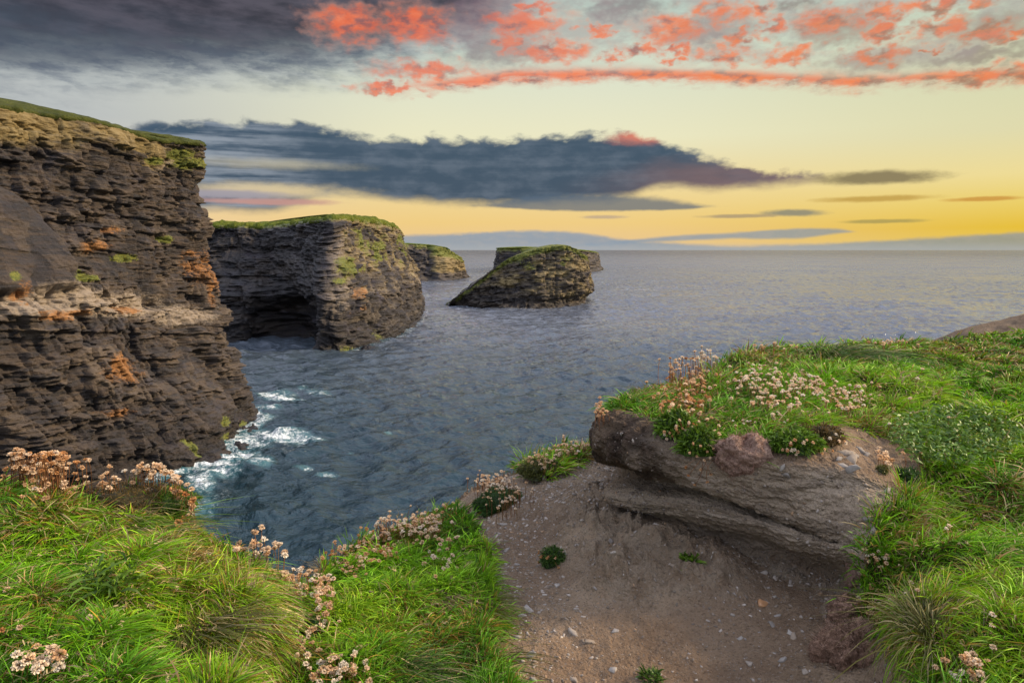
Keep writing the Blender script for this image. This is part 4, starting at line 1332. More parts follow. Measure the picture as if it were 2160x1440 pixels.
def tuft_cols(px, py, x, y, n):
    """Colour mix of each tuft from where it grows."""
    a = fbm(x * 3.0, y * 3.0, 0.3, 3, 601)
    b = fbm(x * 7.0, y * 7.0, 1.3, 2, 602)
    ru = emask(px, py, RUSTY)
    br = emask(px, py, BRIGHT)
    yel = np.clip(0.20 + 1.2 * a + 0.35 * b + 0.1 * br, 0, 1)
    rust = np.clip(0.04 + 0.50 * ru + 0.60 * np.maximum(b, 0) * (1 - 0.8 * br), 0, 1)
    return np.clip(0.5 + 0.9 * a + 0.5 * br - 0.2 * ru, 0, 1), yel, rust


def scatter(P, w, n, rg):
    """Random points on a vertex grid, with weight per cell (area included)."""
    A, B, Cc = P[:-1, :-1], P[1:, :-1], P[:-1, 1:]
    e1, e2 = B - A, Cc - A
    cr = np.cross(e1, e2)
    area = np.linalg.norm(cr, axis=-1)
    nn = cr / (area[..., None] + 1e-12)
    nn *= np.sign(nn[..., 2:3] + 1e-9)
    wt = (area * w[:-1, :-1]).ravel()
    cs = np.cumsum(wt)
    idx = np.searchsorted(cs, rg.random(n) * cs[-1])
    idx = np.minimum(idx, len(wt) - 1)
    a, b = rg.random((n, 1)), rg.random((n, 1))
    p = A.reshape(-1, 3)[idx] + e1.reshape(-1, 3)[idx] * a + e2.reshape(-1, 3)[idx] * b
    return p, nn.reshape(-1, 3)[idx], cs[-1]


def make_grass(name, P, w, ntuft, per, label, length=0.13, width=0.0034, seed=1, rad=0.035, wind=(0.18, 0.0), straw=0.16, lay=0.28, mat=None):
    rg = np.random.default_rng(seed)
    tp, tn, area = scatter(P, w, ntuft, rg)
    px, py = proj(tp)
    bright, yel, rust = tuft_cols(px, py, tp[:, 0], tp[:, 1], ntuft)
    ang = fbm(tp[:, 0] * 1.6, tp[:, 1] * 1.6, 0.7, 3, 611 + seed) * 5.0
    tl = length * (0.42 + 0.95 * rg.random(ntuft)) * (1 + 0.7 * fbm(tp[:, 0] * 4, tp[:, 1] * 4, 3.3, 2, 612))
    i = np.repeat(np.arange(ntuft), per)
    n = len(i)
    off = rg.normal(0, 1, (n, 3)) * rad
    off -= (off * tn[i]).sum(1, keepdims=True) * tn[i]
    root = tp[i] + off - tn[i] * 0.006
    out = off / rad
    wx = np.cos(ang)[i] * lay * 0.6 + wind[0]
    wy = np.sin(ang)[i] * lay * 0.6 + wind[1]
    d0 = tn[i] * 0.45 + np.array((0, 0, 0.50)) + out * 0.46 + rg.normal(0, 0.20, (n, 3)) + np.stack([wx, wy, 0 * wx], -1) * 0.30
    lean = np.stack([wx, wy, np.zeros(n)], -1) * (0.25 + 0.8 * rg.random((n, 1))) + out * 0.40
    lean[:, 2] -= 0.10 + 0.45 * rg.random(n)
    L = tl[i] * (0.45 + 0.75 * rg.random(n)) * np.clip(1.25 - 0.22 * np.linalg.norm(out, axis=1), 0.5, 1.2)
    dist = np.linalg.norm(root - np.array((0, 0, EYE)), axis=1)
    W = 1.12 * width * (0.6 + 0.8 * rg.random(n)) * np.maximum(1.0, dist / 2.6)
    r1, r2 = rg.random(n), rg.random(n)
    base = G_DEEP * (1 - bright[i][:, None]) + G_MID_ * bright[i][:, None]
    tip = G_MID_ * (1 - bright[i][:, None]) + G_BRI * bright[i][:, None]
    k = np.clip(yel[i] * 0.75 * (0.4 + r1), 0, 1)[:, None]
    tip = tip * (1 - k) + G_YEL * k
    k = (r2 < rust[i] * 0.62)[:, None]
    tip = np.where(k, G_RUST * (0.6 + 0.8 * r1[:, None]), tip)
    base = np.where(k, base * 0.5 + G_RUST * 0.35, base)
    k = (rg.random(n) < straw * (0.5 + rust[i] * 2))[:, None]
    tip = np.where(k, G_STRAW * (0.6 + 0.6 * r1[:, None]), tip)
    base = np.where(k, G_RUST * 0.7, base)
    v = (0.70 + 0.72 * rg.random((n, 1))) * (0.55 + 0.85 * rg.random(ntuft))[i][:, None]
    g = Geo()
    g.add(*blades(root, d0, lean, L, W, base * v, tip * v))
    # flowering grass stalks with feathery heads
    ns_ = max(3, ntuft // 26)
    s, sn, _ = scatter(P, w, ns_, rg)
    ds = np.linalg.norm(s - np.array((0, 0, EYE)), axis=1)
    Ls = length * (1.15 + 0.75 * rg.random(ns_))
    le = np.stack([np.full(ns_, wind[0] * 1.0), np.full(ns_, wind[1]), np.full(ns_, -0.25)], -1) + rg.normal(0, 0.28, (ns_, 3))
    d1 = np.array((0, 0, 1.0)) + rg.normal(0, 0.22, (ns_, 3))
    sc = (G_STRAW * (0.45 + 0.5 * rg.random((ns_, 1))))
    g.add(*blades(s, d1, le, Ls, 0.0017 * np.maximum(1, ds / 2.4), sc * 0.6, sc))
    d1 = d1 / np.linalg.norm(d1, axis=1, keepdims=True)
    tipp = s + Ls[:, None] * (d1 * 0.65 + le)
    tdir = d1 * 0.3 + 2 * le
    for kk in range(7):
        o_ = (tdir / (np.linalg.norm(tdir, axis=1, keepdims=True) + 1e-9)) * (-0.004 * kk)
        g.add(*blades(tipp + o_, tdir + rg.normal(0, 0.8, (ns_, 3)), rg.normal(0, 0.2, (ns_, 3)), np.full(ns_, 0.014), 0.0035 * np.maximum(1, ds / 2.6), sc, sc * 1.1, seg=3))
    o = obj(name, g.mesh(name), mat or M_GRASS)
    tag(o, label, 'grass', kind='stuff')
    return o


THIN = [(85, 988, 75, 46), (170, 1058, 151, 32), (335, 1013, 52, 34), (385, 1083, 29, 56), (540, 1180, 54, 40), (640, 1260, 75, 40), (684, 1290, 25, 52), (640, 1348, 67, 56), (690, 1433, 52, 44), (760, 1448, 39, 32), (80, 1420, 69, 36), (735, 1206, 48, 36), (790, 1170, 50, 34), (826, 1134, 39, 26), (890, 1128, 52, 30), (918, 1158, 50, 26), (930, 1206, 31, 30), (955, 1096, 29, 15), (1052, 1060, 50, 32), (1032, 1040, 35, 22), (1138, 1000, 39, 22), (1205, 970, 43, 22), (1268, 890, 18, 22), (1452, 810, 50, 40), (1492, 780, 31, 22), (1440, 866, 69, 40), (1475, 933, 52, 40), (1600, 823, 58, 32), (1632, 866, 64, 32), (1702, 840, 50, 28), (1788, 864, 60, 32), (1610, 913, 77, 22), (1636, 758, 41, 16), (1880, 752, 46, 14), (1866, 994, 33, 22), (1838, 1208, 46, 28), (1880, 1284, 50, 24), (1856, 1328, 46, 36), (2050, 1428, 56, 42), (1480, 950, 60, 40), (1672, 930, 60, 36), (1725, 925, 60, 32), (1425, 905, 50, 40), (1566, 950, 60, 50), (1776, 1350, 90, 80), (620, 1372, 40, 50), (600, 1260, 60, 40), (625, 1310, 50, 50), (560, 1215, 50, 24)]      # where flowers, clods and cushions crowd the grass out
infr = smooth(-420, -200, GPX) * smooth(2580, 2400, GPX) * (GPY < 1640)
near_w = 1.0 / np.clip(np.linalg.norm(GP - np.array((0, 0, EYE)), axis=-1), 1.2, 9) ** 1.25
thin_ = 1 - 0.72 * emask(GPX, GPY, THIN)
wL = GG * (G_ML > 0.4) * infr * near_w * thin_
wR = GG * (G_MM > 0.4) * infr * near_w
wM = GG * G_MID * (G_ML <= 0.4) * infr * near_w * thin_
wS = GG * G_SL * infr * near_w
bn = np.linalg.norm(BP - np.array((0, 0, EYE)), axis=-1)
wB = BG / np.clip(bn, 1.2, 9) ** 1.25
BPX, BPY = proj(BP)
wB = wB * (1 - 0.72 * emask(BPX, BPY, THIN))
wB = wB * (1 - 0.85 * emask(BPX, BPY, [(1330, 885, 45, 20)]))
# where the meadow lies under the bank top the bank carries the turf
QL = 1.0
GRASS = [
    make_grass('grass', GP, wL, int(6800 * QL), 32, 'long green and rusty grass on the mound left of the sea cove', 0.080, 0.0030, 1),
    make_grass('grass', GP, wM, int(2400 * QL), 36, 'short bright grass between the footpath and the cliff edge', 0.085, 0.0029, 2, wind=(0.12, -0.15), straw=0.04),
    make_grass('grass', GP, wR, int(8200 * QL), 32, 'green meadow grass filling the right side', 0.086, 0.0030, 3, wind=(0.18, -0.05)),
    make_grass('grass', BP, wB, int(3300 * QL), 30, 'grass on top of the overhanging earth bank', 0.085, 0.0029, 4, wind=(0.18, -0.03)),
    make_grass('grass', GP, wS, 260, 26, 'olive grass on the far lip of the gravel slope behind the bank', 0.10, 0.0034, 5),
]
# ------------------------------------------------------------------ plants, clods and stones that stand on the ground
bpy.context.view_layer.update()
_dg = bpy.context.evaluated_depsgraph_get()
BVH = [BVHTree.FromObject(o, _dg) for o in (GR, BK)]
ORG = Vector((0, 0, EYE))


def hit(px, py, strict=False):
    """First ground or bank point seen along a measured direction; unless strict, look lower until there is one."""
    for k in range(1 if strict else 60):
        h_ = _hit(px, py + 5 * k)
        if h_ is not None:
            return h_
    return None


def _hit(px, py):
    d = Vector(ray(px, py)).normalized()
    best = None
    for b in BVH:
        loc, nor, i, dist = b.ray_cast(ORG, d)
        if loc is not None and (best is None or dist < best[2]):
            best = (np.array(loc), np.array(nor if nor.dot(d) < 0 else -nor), dist)
    return best


def drop(x, y, z0=EYE + 1.0):
    best = None
    for b in BVH:
        loc, nor, i, dist = b.ray_cast(Vector((x, y, z0)), Vector((0, 0, -1)))
        if loc is not None and (best is None or loc.z > best):
            best = loc.z
    return best


def empty(name, loc, label, cat, group=None):
    o = bpy.data.objects.new(name, None)
    COL.objects.link(o)
    o.location = loc
    o.empty_display_size = 0.05
    return tag(o, label, cat, group)


def petal_material(name, a, b, c):
    m, t, p, out = material(name)
    oi = t.nodes.new('ShaderNodeObjectInfo')
    col = ramp(t, V(t, oi.outputs['Random']), [(0.0, a), (0.5, b), (1.0, c)])
    v = attr(t, 'col', True)
    col = mix(t, 1.0, col, v, 'MULTIPLY')
    t.links.new(col.o, p.inputs['Base Color'])
    p.inputs['Roughness'].default_value = 0.75
    p.inputs['Specular IOR Level'].default_value = 0.15
    tr = t.nodes.new('ShaderNodeBsdfTranslucent')
    t.links.new(col.o, tr.inputs[0])
    mx = t.nodes.new('ShaderNodeMixShader')
    mx.inputs[0].default_value = 0.42
    t.links.new(p.outputs[0], mx.inputs[1])
    t.links.new(tr.outputs[0], mx.inputs[2])
    t.links.new(mx.outputs[0], out.inputs[0])
    return m


PETAL = {'peach': petal_material('peach_petals', (0.66, 0.40, 0.20), (0.84, 0.60, 0.37), (0.93, 0.76, 0.56)),
         'cream': petal_material('cream_petals', (0.78, 0.56, 0.36), (0.88, 0.72, 0.52), (0.92, 0.84, 0.70)),
         'rust': petal_material('rust_petals', (0.46, 0.20, 0.07), (0.64, 0.34, 0.14), (0.80, 0.54, 0.32)),
         'pink': petal_material('pink_petals', (0.62, 0.30, 0.50), (0.66, 0.34, 0.55), (0.70, 0.40, 0.6))}


def head_mesh(k):
    rg = np.random.default_rng(40 + k)
    g = Geo()
    n = 40
    z = rg.uniform(-0.35, 1.0, n)
    a = rg.uniform(0, 6.283, n)
    d = np.stack([np.sqrt(1 - z * z) * np.cos(a), np.sqrt(1 - z * z) * np.sin(a), z], -1)
    d[:, 2] *= 0.72
    side = np.cross(d, rg.normal(0, 1, (n, 3)))
    side /= np.linalg.norm(side, axis=1, keepdims=True)
    nor = np.cross(side, d)
    ln = rg.uniform(0.75, 1.12, n)[:, None]
    w = rg.uniform(0.18, 0.32, n)[:, None]
    base, mid, tip = d * 0.22, d * ln * 0.72 + nor * 0.12, d * ln + np.array((0, 0, 0.06))
    v = np.stack([base, mid + side * w, tip + side * w * 0.35, tip - side * w * 0.35, mid - side * w], 1)
    i = (np.arange(n) * 5)[:, None]
    q = np.concatenate([i + np.array([[1, 2, 3, 4]])])
    t_ = i + np.array([[0, 1, 4]])
    sh = rg.uniform(0.72, 1.15, (n, 1, 1)) * np.array([0.45, 0.9, 1.1, 1.1, 0.9])[None, :, None] * np.ones((1, 1, 3))
    g.add(v.reshape(-1, 3), q, t_, sh.reshape(-1, 3))
    # brown papery calyx under the head
    cv, cq = [], []
    for r_ in range(4):
        zz, rr = (-0.62, -0.45, -0.2, 0.05)[r_], (0.08, 0.30, 0.46, 0.30)[r_]
        for s_ in range(7):
            cv.append((rr * math.cos(s_ * 6.283 / 7), rr * math.sin(s_ * 6.283 / 7), zz))
    for r_ in range(3):
        for s_ in range(7):
            cq.append((r_ * 7 + s_, r_ * 7 + (s_ + 1) % 7, r_ * 7 + 7 + (s_ + 1) % 7, r_ * 7 + 7 + s_))
    g.add(np.array(cv), np.array(cq), None, np.full((28, 3), 0.42) * np.array((1.0, 0.72, 0.5)))
    return g.mesh('flower_head_%d' % k)


HEADS = {}
for kk in PETAL:
    HEADS[kk] = []
    for k in range(4):
        me = head_mesh(k)
        me.materials.append(PETAL[kk])
        HEADS[kk].append(me)
M_STEM = leaf_material('flower_stem', 0.1, 0.6)


def stem_mesh(a, b, r, sag, col):
    """Thin bent tube from root a to head b."""
    a, b = np.asarray(a, float), np.asarray(b, float)
    n = 6
    t = np.linspace(0, 1, n)[:, None]
    c = a + (b - a) * t + np.asarray(sag) * (t * (1 - t) * 4)
    v = []
    for k in range(n):
        for s_ in range(3):
            an = s_ * 2.0944
            v.append(c[k] + np.array((math.cos(an), math.sin(an), 0)) * r)
    v = np.array(v)
    q = [(k * 3 + s_, k * 3 + (s_ + 1) % 3, k * 3 + 3 + (s_ + 1) % 3, k * 3 + 3 + s_) for k in range(n - 1) for s_ in range(3)]
    me = mesh('stem', v, np.array(q), cols={'col': np.broadcast_to(np.asarray(col), (len(v), 3))})
    me.materials.append(M_STEM)
    return me


RF = np.random.default_rng(99)


def flower(parent, root, top, r, kind, names=('flower', 'stem'), sag=None):
    """One flower: its head, and its stem as a child of the head."""
    base = np.array(parent.location)
    f = bpy.data.objects.new(names[0], HEADS[kind][RF.integers(4)])
    COL.objects.link(f)
    f.parent = parent
    ax = np.asarray(top) - np.asarray(root)
    tilt = Vector(ax / (np.linalg.norm(ax) + 1e-9) + RF.normal(0, 0.28, 3) + np.array((0, -0.12, 0.35)))
    f.rotation_mode = 'QUATERNION'
    f.rotation_quaternion = tilt.to_track_quat('Z', 'Y')
    f.location = Vector(top - base)
    f.scale = (r, r, r * RF.uniform(0.75, 1.0))
    col = np.array((0.17, 0.075, 0.03)) * RF.uniform(0.6, 1.4) if kind in ('peach', 'rust') else np.array((0.20, 0.115, 0.045)) * RF.uniform(0.6, 1.4)
    st = bpy.data.objects.new(names[1], stem_mesh(root - base, top - base - np.array((0, 0, r * 0.4)), 0.0011 * max(1.0, np.linalg.norm(np.asarray(top) - ORG) / 2.6), RF.normal(0, 0.008, 3) if sag is None else sag, col))
    COL.objects.link(st)
    m = Matrix.LocRotScale(f.location, f.rotation_quaternion, f.scale)
    st.parent = f
    st.matrix_parent_inverse = m.inverted()
    return f


LEAF_COLS = {'thrift': ((0.022, 0.055, 0.010), (0.055, 0.125, 0.020)), 'rusty': ((0.06, 0.05, 0.015), (0.20, 0.12, 0.04)), 'fresh': ((0.040, 0.090, 0.008), (0.135, 0.235, 0.018)),
             'olive': ((0.05, 0.06, 0.012), (0.15, 0.15, 0.03)), 'pale': ((0.05, 0.12, 0.014), (0.19, 0.29, 0.06)), 'straw': ((0.10, 0.08, 0.03), (0.40, 0.30, 0.15)), 'dark': ((0.022, 0.050, 0.008), (0.085, 0.17, 0.02))}


def cushion_mesh(rx, ry, rz, n, ln, wd, kind, seed, spread=0.6, base=True):
    """A low dome packed with little leaves."""
    rg = np.random.default_rng(seed)
    cb, ct = (np.array(c) for c in LEAF_COLS[kind])
    g = Geo()
    if base:
        a = np.linspace(0, 2 * math.pi, 26, endpoint=False)[:, None]
        q = np.linspace(0, math.pi / 2, 9)[None, :]
        x, y, z = np.cos(q) * np.cos(a), np.cos(q) * np.sin(a), np.sin(q) * np.ones_like(a)
        k = 0.88 + 0.42 * fbm(x * 1.7, y * 1.7, z * 1.7 + seed, 3, seed)
        V_ = np.stack([x * rx * k, y * ry * k, z * rz * k - 0.02 * (1 - z)], -1).reshape(-1, 3)
        g.add(V_, gridq(26, 9, True), None, np.tile(cb * 0.7, (len(V_), 1)))
    u = rg.normal(0, 1, (n, 3))
    u[:, 2] = np.abs(u[:, 2]) * 0.9
    u /= np.linalg.norm(u, axis=1, keepdims=True)
    k = 0.92 + 0.42 * fbm(u[:, 0] * 1.7, u[:, 1] * 1.7, u[:, 2] * 1.7 + seed, 3, seed)
    P_ = u * np.array((rx, ry, rz)) * k[:, None]
    nn = u / np.array((rx, ry, rz))
    nn /= np.linalg.norm(nn, axis=1, keepdims=True)
    d = nn + rg.normal(0, spread, (n, 3))
    L = ln * rg.uniform(0.6, 1.35, n)
    br = rg.uniform(0.55, 1.35, (n, 1)) * (0.85 + 0.5 * fbm(u[:, 0] * 3, u[:, 1] * 3, u[:, 2] * 3, 2, seed + 4))[:, None]
    g.add(*blades(P_, d, rg.normal(0, 0.25, (n, 3)) - np.array((0, 0, 0.15)), L, wd * rg.uniform(0.7, 1.3, n), cb * br, ct * br, seg=3))
    return g.mesh('foliage')


def clump(label, px, py, rx, ry, n, kind, r=0.0105, h=0.09, group='clumps of thrift', cushion=None, kinds=None, up=0, dense=0.9):
    """A thrift plant: its flowers fill the measured patch; each flower's root is found under it on the real ground."""
    c = hit(px, min(py + up + 20, 1439))
    root0 = c[0]
    e = empty('thrift_plant', root0, label, 'thrift plant', group)
    pts_ = []
    d0 = np.linalg.norm(root0 - np.array(ORG))
    tries = 0
    while len(pts_) < n and tries < n * 14:
        tries += 1
        a, q = RF.uniform(0, 6.283), RF.uniform(0, 1) ** 0.55 * (1.6 if RF.random() < 0.22 else 1.0)
        hx, hy = px + rx * q * math.cos(a), py + ry * q * math.sin(a)
        g_ = hit(hx, hy + h * RF.uniform(0.75, 1.15) * F / d0 * 0.93)
        if g_ is None or abs(np.linalg.norm(g_[0] - np.array(ORG)) - d0) > 0.30 * d0 + 0.25:
            continue
        root = g_[0]
        top = at(hx, hy, root[1] + RF.normal(0, 0.012) - 0.005)
        top[2] = min(max(top[2], root[2] + 0.6 * h), root[2] + 2.3 * h)
        if any(np.linalg.norm(top - p_) < r * dense for p_ in pts_):
            continue
        pts_.append(top)
        k = kind if kinds is None else kinds[RF.integers(len(kinds))]
        flower(e, root - np.array((0, 0, 0.01)), top, 1.2 * r * RF.uniform(0.75, 1.2), k)
    if cushion:
        crx, cry, crz, nb, ln, wd, ck = cushion
        o = obj('foliage', cushion_mesh(crx, cry, crz, nb, ln, wd, ck, int(px) % 997), M_LEAF, e)
    return e


C_ = clump
C_('dense rust peach clump of dried thrift rising at the far left against the cliff', 85, 968, 68, 36, 98, 'peach', 0.0100, 0.08, up=40, kinds=('peach', 'peach', 'rust'))
C_('thin scatter of small thrift heads below the dense clump at the far left', 180, 1022, 150, 26, 60, 'peach', 0.0095, 0.08)
C_('leggy thrift standing over a green cushion at the right end of the left mound', 335, 990, 46, 26, 34, 'peach', 0.0105, 0.075, up=40, kinds=('peach', 'peach', 'cream'), cushion=(0.15, 0.12, 0.075, 3800, 0.020, 0.0028, 'fresh'))
C_('thrift heads drooping down the right shoulder of the left mound', 385, 1055, 24, 50, 16, 'peach', 0.012, 0.06, kinds=('peach', 'rust'))
C_('small group of tall thrift heads outlined on the dark water right of the left mound', 540, 1152, 48, 34, 24, 'peach', 0.0125, 0.11, kinds=('peach', 'peach', 'cream'))
C_('crowded pale peach thrift at the notch between the left mound and the bright grass', 640, 1232, 68, 34, 52, 'cream', 0.0120, 0.085, kinds=('peach', 'cream', 'peach'))
C_('peach thrift on the steep right shoulder of the left mound above the notch', 590, 1222, 46, 26, 40, 'peach', 0.0115, 0.085, kinds=('peach', 'peach', 'cream'))
C_('upright spike of peach thrift heads at the left edge of the bright grass', 684, 1262, 20, 46, 22, 'peach', 0.0115, 0.08)
C_('loose thrift heads over the dark hollow between mound and bright grass', 630, 1315, 60, 56, 46, 'peach', 0.0095, 0.07, kinds=('peach', 'cream'))
C_('thrift at the bottom edge of the photo below the dark hollow', 690, 1405, 46, 38, 34, 'cream', 0.0095, 0.07, kinds=('peach', 'cream', 'cream'))
C_('few thrift heads at the bottom edge right of the hollow', 760, 1420, 34, 26, 16, 'peach', 0.009, 0.06)
C_('group of large pale thrift flowers in the bottom left corner', 80, 1392, 62, 30, 13, 'cream', 0.0120, 0.10, kinds=('cream', 'peach'))
C_('orange brown mass of thrift on the cliff edge beside a dry fawn tussock', 735, 1178, 42, 30, 90, 'rust', 0.0098, 0.06, kinds=('rust', 'peach', 'peach'), dense=0.6)
C_('orange thrift along the cliff edge, middle of the row above the bright grass', 790, 1142, 44, 28, 80, 'peach', 0.0098, 0.07, kinds=('peach', 'rust'), dense=0.6)
C_('tall thin thrift stems along the cliff edge above the bright grass', 826, 1106, 34, 20, 46, 'peach', 0.0098, 0.10, kinds=('peach', 'cream'))
C_('thrift on the cliff edge at the right end of the row above the bright grass', 890, 1100, 46, 24, 70, 'peach', 0.0098, 0.085, kinds=('peach', 'cream', 'peach'))
C_('peach thrift spilling from the cliff edge down into the bright grass', 918, 1130, 44, 20, 26, 'peach', 0.0105, 0.06)
C_('little tuft of thrift standing alone in the middle of the bright grass', 930, 1178, 26, 24, 16, 'cream', 0.0105, 0.06, kinds=('cream', 'peach'))
C_('low thrift cushion on the rim, left of the dark round cushion by the gravel', 955, 1068, 24, 9, 22, 'peach', 0.0095, 0.045, cushion=(0.10, 0.07, 0.045, 1500, 0.02, 0.003, 'olive'))
C_('dark round cushion studded with small flower heads at the top of the footpath', 1052, 1030, 46, 30, 85, 'cream', 0.0078, 0.125, up=20, kinds=('cream', 'peach', 'peach'), cushion=(0.17, 0.14, 0.10, 5200, 0.024, 0.0034, 'thrift'))
C_('veil of pale thrift heads behind the dark round cushion', 1032, 1012, 30, 16, 44, 'peach', 0.0095, 0.12, up=30, kinds=('peach', 'cream'))
C_('thrift on the far rim of the gravel slope, nearer end', 1138, 972, 34, 16, 40, 'peach', 0.0105, 0.07, cushion=(0.16, 0.12, 0.08, 2200, 0.03, 0.004, 'olive'))
C_('thrift on the far rim of the gravel slope, behind the nose of the bank', 1205, 942, 38, 16, 50, 'peach', 0.0105, 0.08, kinds=('peach', 'cream'))
C_('thrift heads on the skyline at the nose of the earth bank', 1268, 862, 14, 16, 16, 'peach', 0.0095, 0.08, up=20)
C_('rust brown thrift spires on the bank skyline, left of the white flowers', 1452, 782, 44, 34, 80, 'peach', 0.0110, 0.12, up=30, kinds=('rust', 'peach', 'peach'))
C_('pale thrift heads standing highest on the bank skyline against the sea', 1492, 752, 26, 16, 26, 'cream', 0.0105, 0.14, up=40)
C_('orange rust thrift tangle on the bank top above the hanging plant', 1440, 838, 62, 34, 85, 'rust', 0.0102, 0.07, kinds=('rust', 'rust', 'peach'))
C_('loose peach thrift falling over the front of the bank turf', 1475, 905, 46, 34, 26, 'peach', 0.0092, 0.05)
C_('broad white drift of thrift on top of the earth bank, left part', 1600, 795, 52, 26, 80, 'cream', 0.0098, 0.085, dense=0.8)
C_('front of the white thrift drift on the earth bank, below its left part', 1632, 838, 58, 26, 70, 'cream', 0.0095, 0.085, kinds=('cream', 'cream', 'peach'))
C_('middle of the thrift drift on the bank, between left part and right tail', 1702, 812, 44, 22, 62, 'cream', 0.0095, 0.085)
C_('right tail of the cream thrift drift running down to the bare shale', 1788, 836, 54, 26, 80, 'cream', 0.0092, 0.08, kinds=('cream', 'cream', 'peach'))
C_('few white thrift heads low in the turf above the heart shaped clod', 1610, 885, 70, 16, 18, 'cream', 0.0075, 0.045)
C_('thin dry thrift on the meadow skyline right of the bank spires', 1636, 730, 36, 10, 12, 'peach', 0.011, 0.12, up=30)
C_('thin dry thrift on the meadow skyline near the right edge', 1880, 724, 40, 8, 14, 'peach', 0.012, 0.12, up=30)
C_('orange thrift heads beside the loose slates at the right end of the bank', 1866, 966, 28, 16, 12, 'peach', 0.0108, 0.05)
C_('small pale thrift on the earth rim at the right end of the overhang', 1838, 1180, 40, 22, 24, 'cream', 0.0082, 0.05, kinds=('cream', 'peach'))
C_('cream thrift in the grass above the big fibrous clod', 1880, 1256, 44, 18, 20, 'cream', 0.0085, 0.06, kinds=('cream', 'peach'))
C_('peach thrift in the grass right beside the big fibrous clod', 1856, 1300, 40, 30, 14, 'peach', 0.0082, 0.05)
C_('thrift group in the grass at the bottom edge, right side', 2050, 1400, 50, 36, 20, 'cream', 0.0088, 0.07, kinds=('cream', 'peach'))

LONE = [(189, 1302, 'cream', 0.0105, 'white thrift flower on its own in the middle of the left grass'), (136, 1386, 'cream', 0.0095, 'white thrift flower just right of the group in the bottom left corner'),
        (14, 1243, 'cream', 0.0100, 'cream thrift flower at the left edge of the photo'), (42, 1322, 'cream', 0.0090, 'small thrift flower near the left edge, above the corner group'),
        (4, 1328, 'rust', 0.009, 'rust coloured thrift head cut by the left edge of the photo'), (78, 1362, 'peach', 0.0095, 'peach thrift flower directly above the corner group'),
        (2002, 1108, 'cream', 0.0105, 'round cream thrift head high in the grass right of the soil face'), (1996, 1114, 'cream', 0.0080, 'lower one of the two close cream heads in the grass right of the soil face'),
        (1923, 1228, 'cream', 0.0090, 'cream thrift head between the earth rim and the dry arching tussock'), (1936, 1244, 'cream', 0.0085, 'white thrift head just above the dry arching tussock'),
        (1898, 1192, 'cream', 0.0080, 'pale thrift head in bright grass right of the rim flowers'), (2094, 1295, 'cream', 0.0090, 'pale thrift head right of the dry arching tussock, upper one'),
        (2093, 1318, 'cream', 0.0090, 'pale thrift head right of the dry arching tussock, lower one'), (2096, 1364, 'cream', 0.0095, 'thrift head between the arching tussock and the bottom right group'),
        (1870, 1286, 'pink', 0.0080, 'only flower still pink, in the grass by the big fibrous clod'), (1920, 840, 'cream', 0.0120, 'white flower head alone in the meadow right of the cream drift'),
        (1946, 778, 'cream', 0.0130, 'pale round flower head in the far meadow near the right edge'), (1936, 798, 'cream', 0.0120, 'pale flower head just below the one near the right edge'),
        (2002, 880, 'cream', 0.0110, 'white flower head over the pale broad leaved patch'), (1905, 955, 'peach', 0.0100, 'orange thrift head right of the loose slates'),
        (1942, 954, 'peach', 0.0100, 'orange thrift head left of the pale broad leaved patch'), (1876, 893, 'cream', 0.0100, 'whitish seed head at the end of the cream drift'),
        (1960, 1105, 'peach', 0.0080, 'small yellowish flower in the rusty grass right of the soil face')]
for px, py, kind, r, lab in LONE:
    g_ = hit(px, py + 34)
    if g_ is None:
        continue
    root = g_[0]
    d_ = np.linalg.norm(root - np.array(ORG))
    e = empty('thrift_flower', root, lab, 'flower', 'lone thrift flowers in the grass')
    top = at(px, py, root[1] - 0.01)
    flower(e, root - np.array((0, 0, 0.01)), top, r, kind, ('flower_head', 'stem'))

# hanging plant on the bank front: dark leaves, and runners with dry heads that hang below
c = hit(1480, 948)
e = empty('trailing_plant', c[0], 'leafy green plant hanging over the front of the earth bank with dry runners', 'plant')
o = obj('foliage', cushion_mesh(0.10, 0.06, 0.10, 1500, 0.034, 0.0075, 'fresh', 77, 0.8), M_LEAF, e)
for hx, hy in ((1452, 1002), (1466, 1022), (1492, 1016), (1500, 1000), (1447, 985), (1478, 990)):
    top = at(hx, hy, c[0][1] - 0.09)
    flower(e, c[0] + np.array((RF.normal(0, 0.02), -0.05, -0.03)), top, 0.0085, 'rust', ('flower', 'stem'), sag=(RF.normal(0, 0.02), -0.03, 0.02))
for k, (hx, hy) in enumerate(((1462, 935), (1478, 940), (1492, 952), (1470, 962), (1486, 970), (1505, 945), (1455, 955), (1498, 965))):
    top = at(hx, hy, c[0][1] - 0.085)
    flower(e, top + np.array((0, 0.07, -0.02)), top, 0.007, 'peach')


def plant(name, label, px, py, dims, n, ln, wd, kind, cat='plant', spread=0.8, base=True, sink=0.0, group=None, heads=0):
    g_ = hit(px, py)
    e = empty(name, g_[0] - np.array((0, sink * 2.5, 0)), label, cat, group)
    me = cushion_mesh(*dims, n, ln, wd, kind, int(px * 7 + py) % 991, spread, base)
    obj('leaf_cushion', me, M_LEAF, e)
    b = np.array(e.location)
    for k in range(heads):
        a = RF.uniform(0.1, 3.04)
        q = RF.uniform(0.3, 1.0)
        top = b + np.array((dims[0] * 1.05 * q * math.cos(a), -dims[1] * 1.15 - 0.02 * RF.random(), dims[2] * (1.35 * q * math.sin(a) - 0.2)))
        flower(e, b + np.array((0, -0.01, 0.0)), top, RF.uniform(0.0065, 0.0095), ('peach', 'rust', 'cream')[RF.integers(3)])
    return e


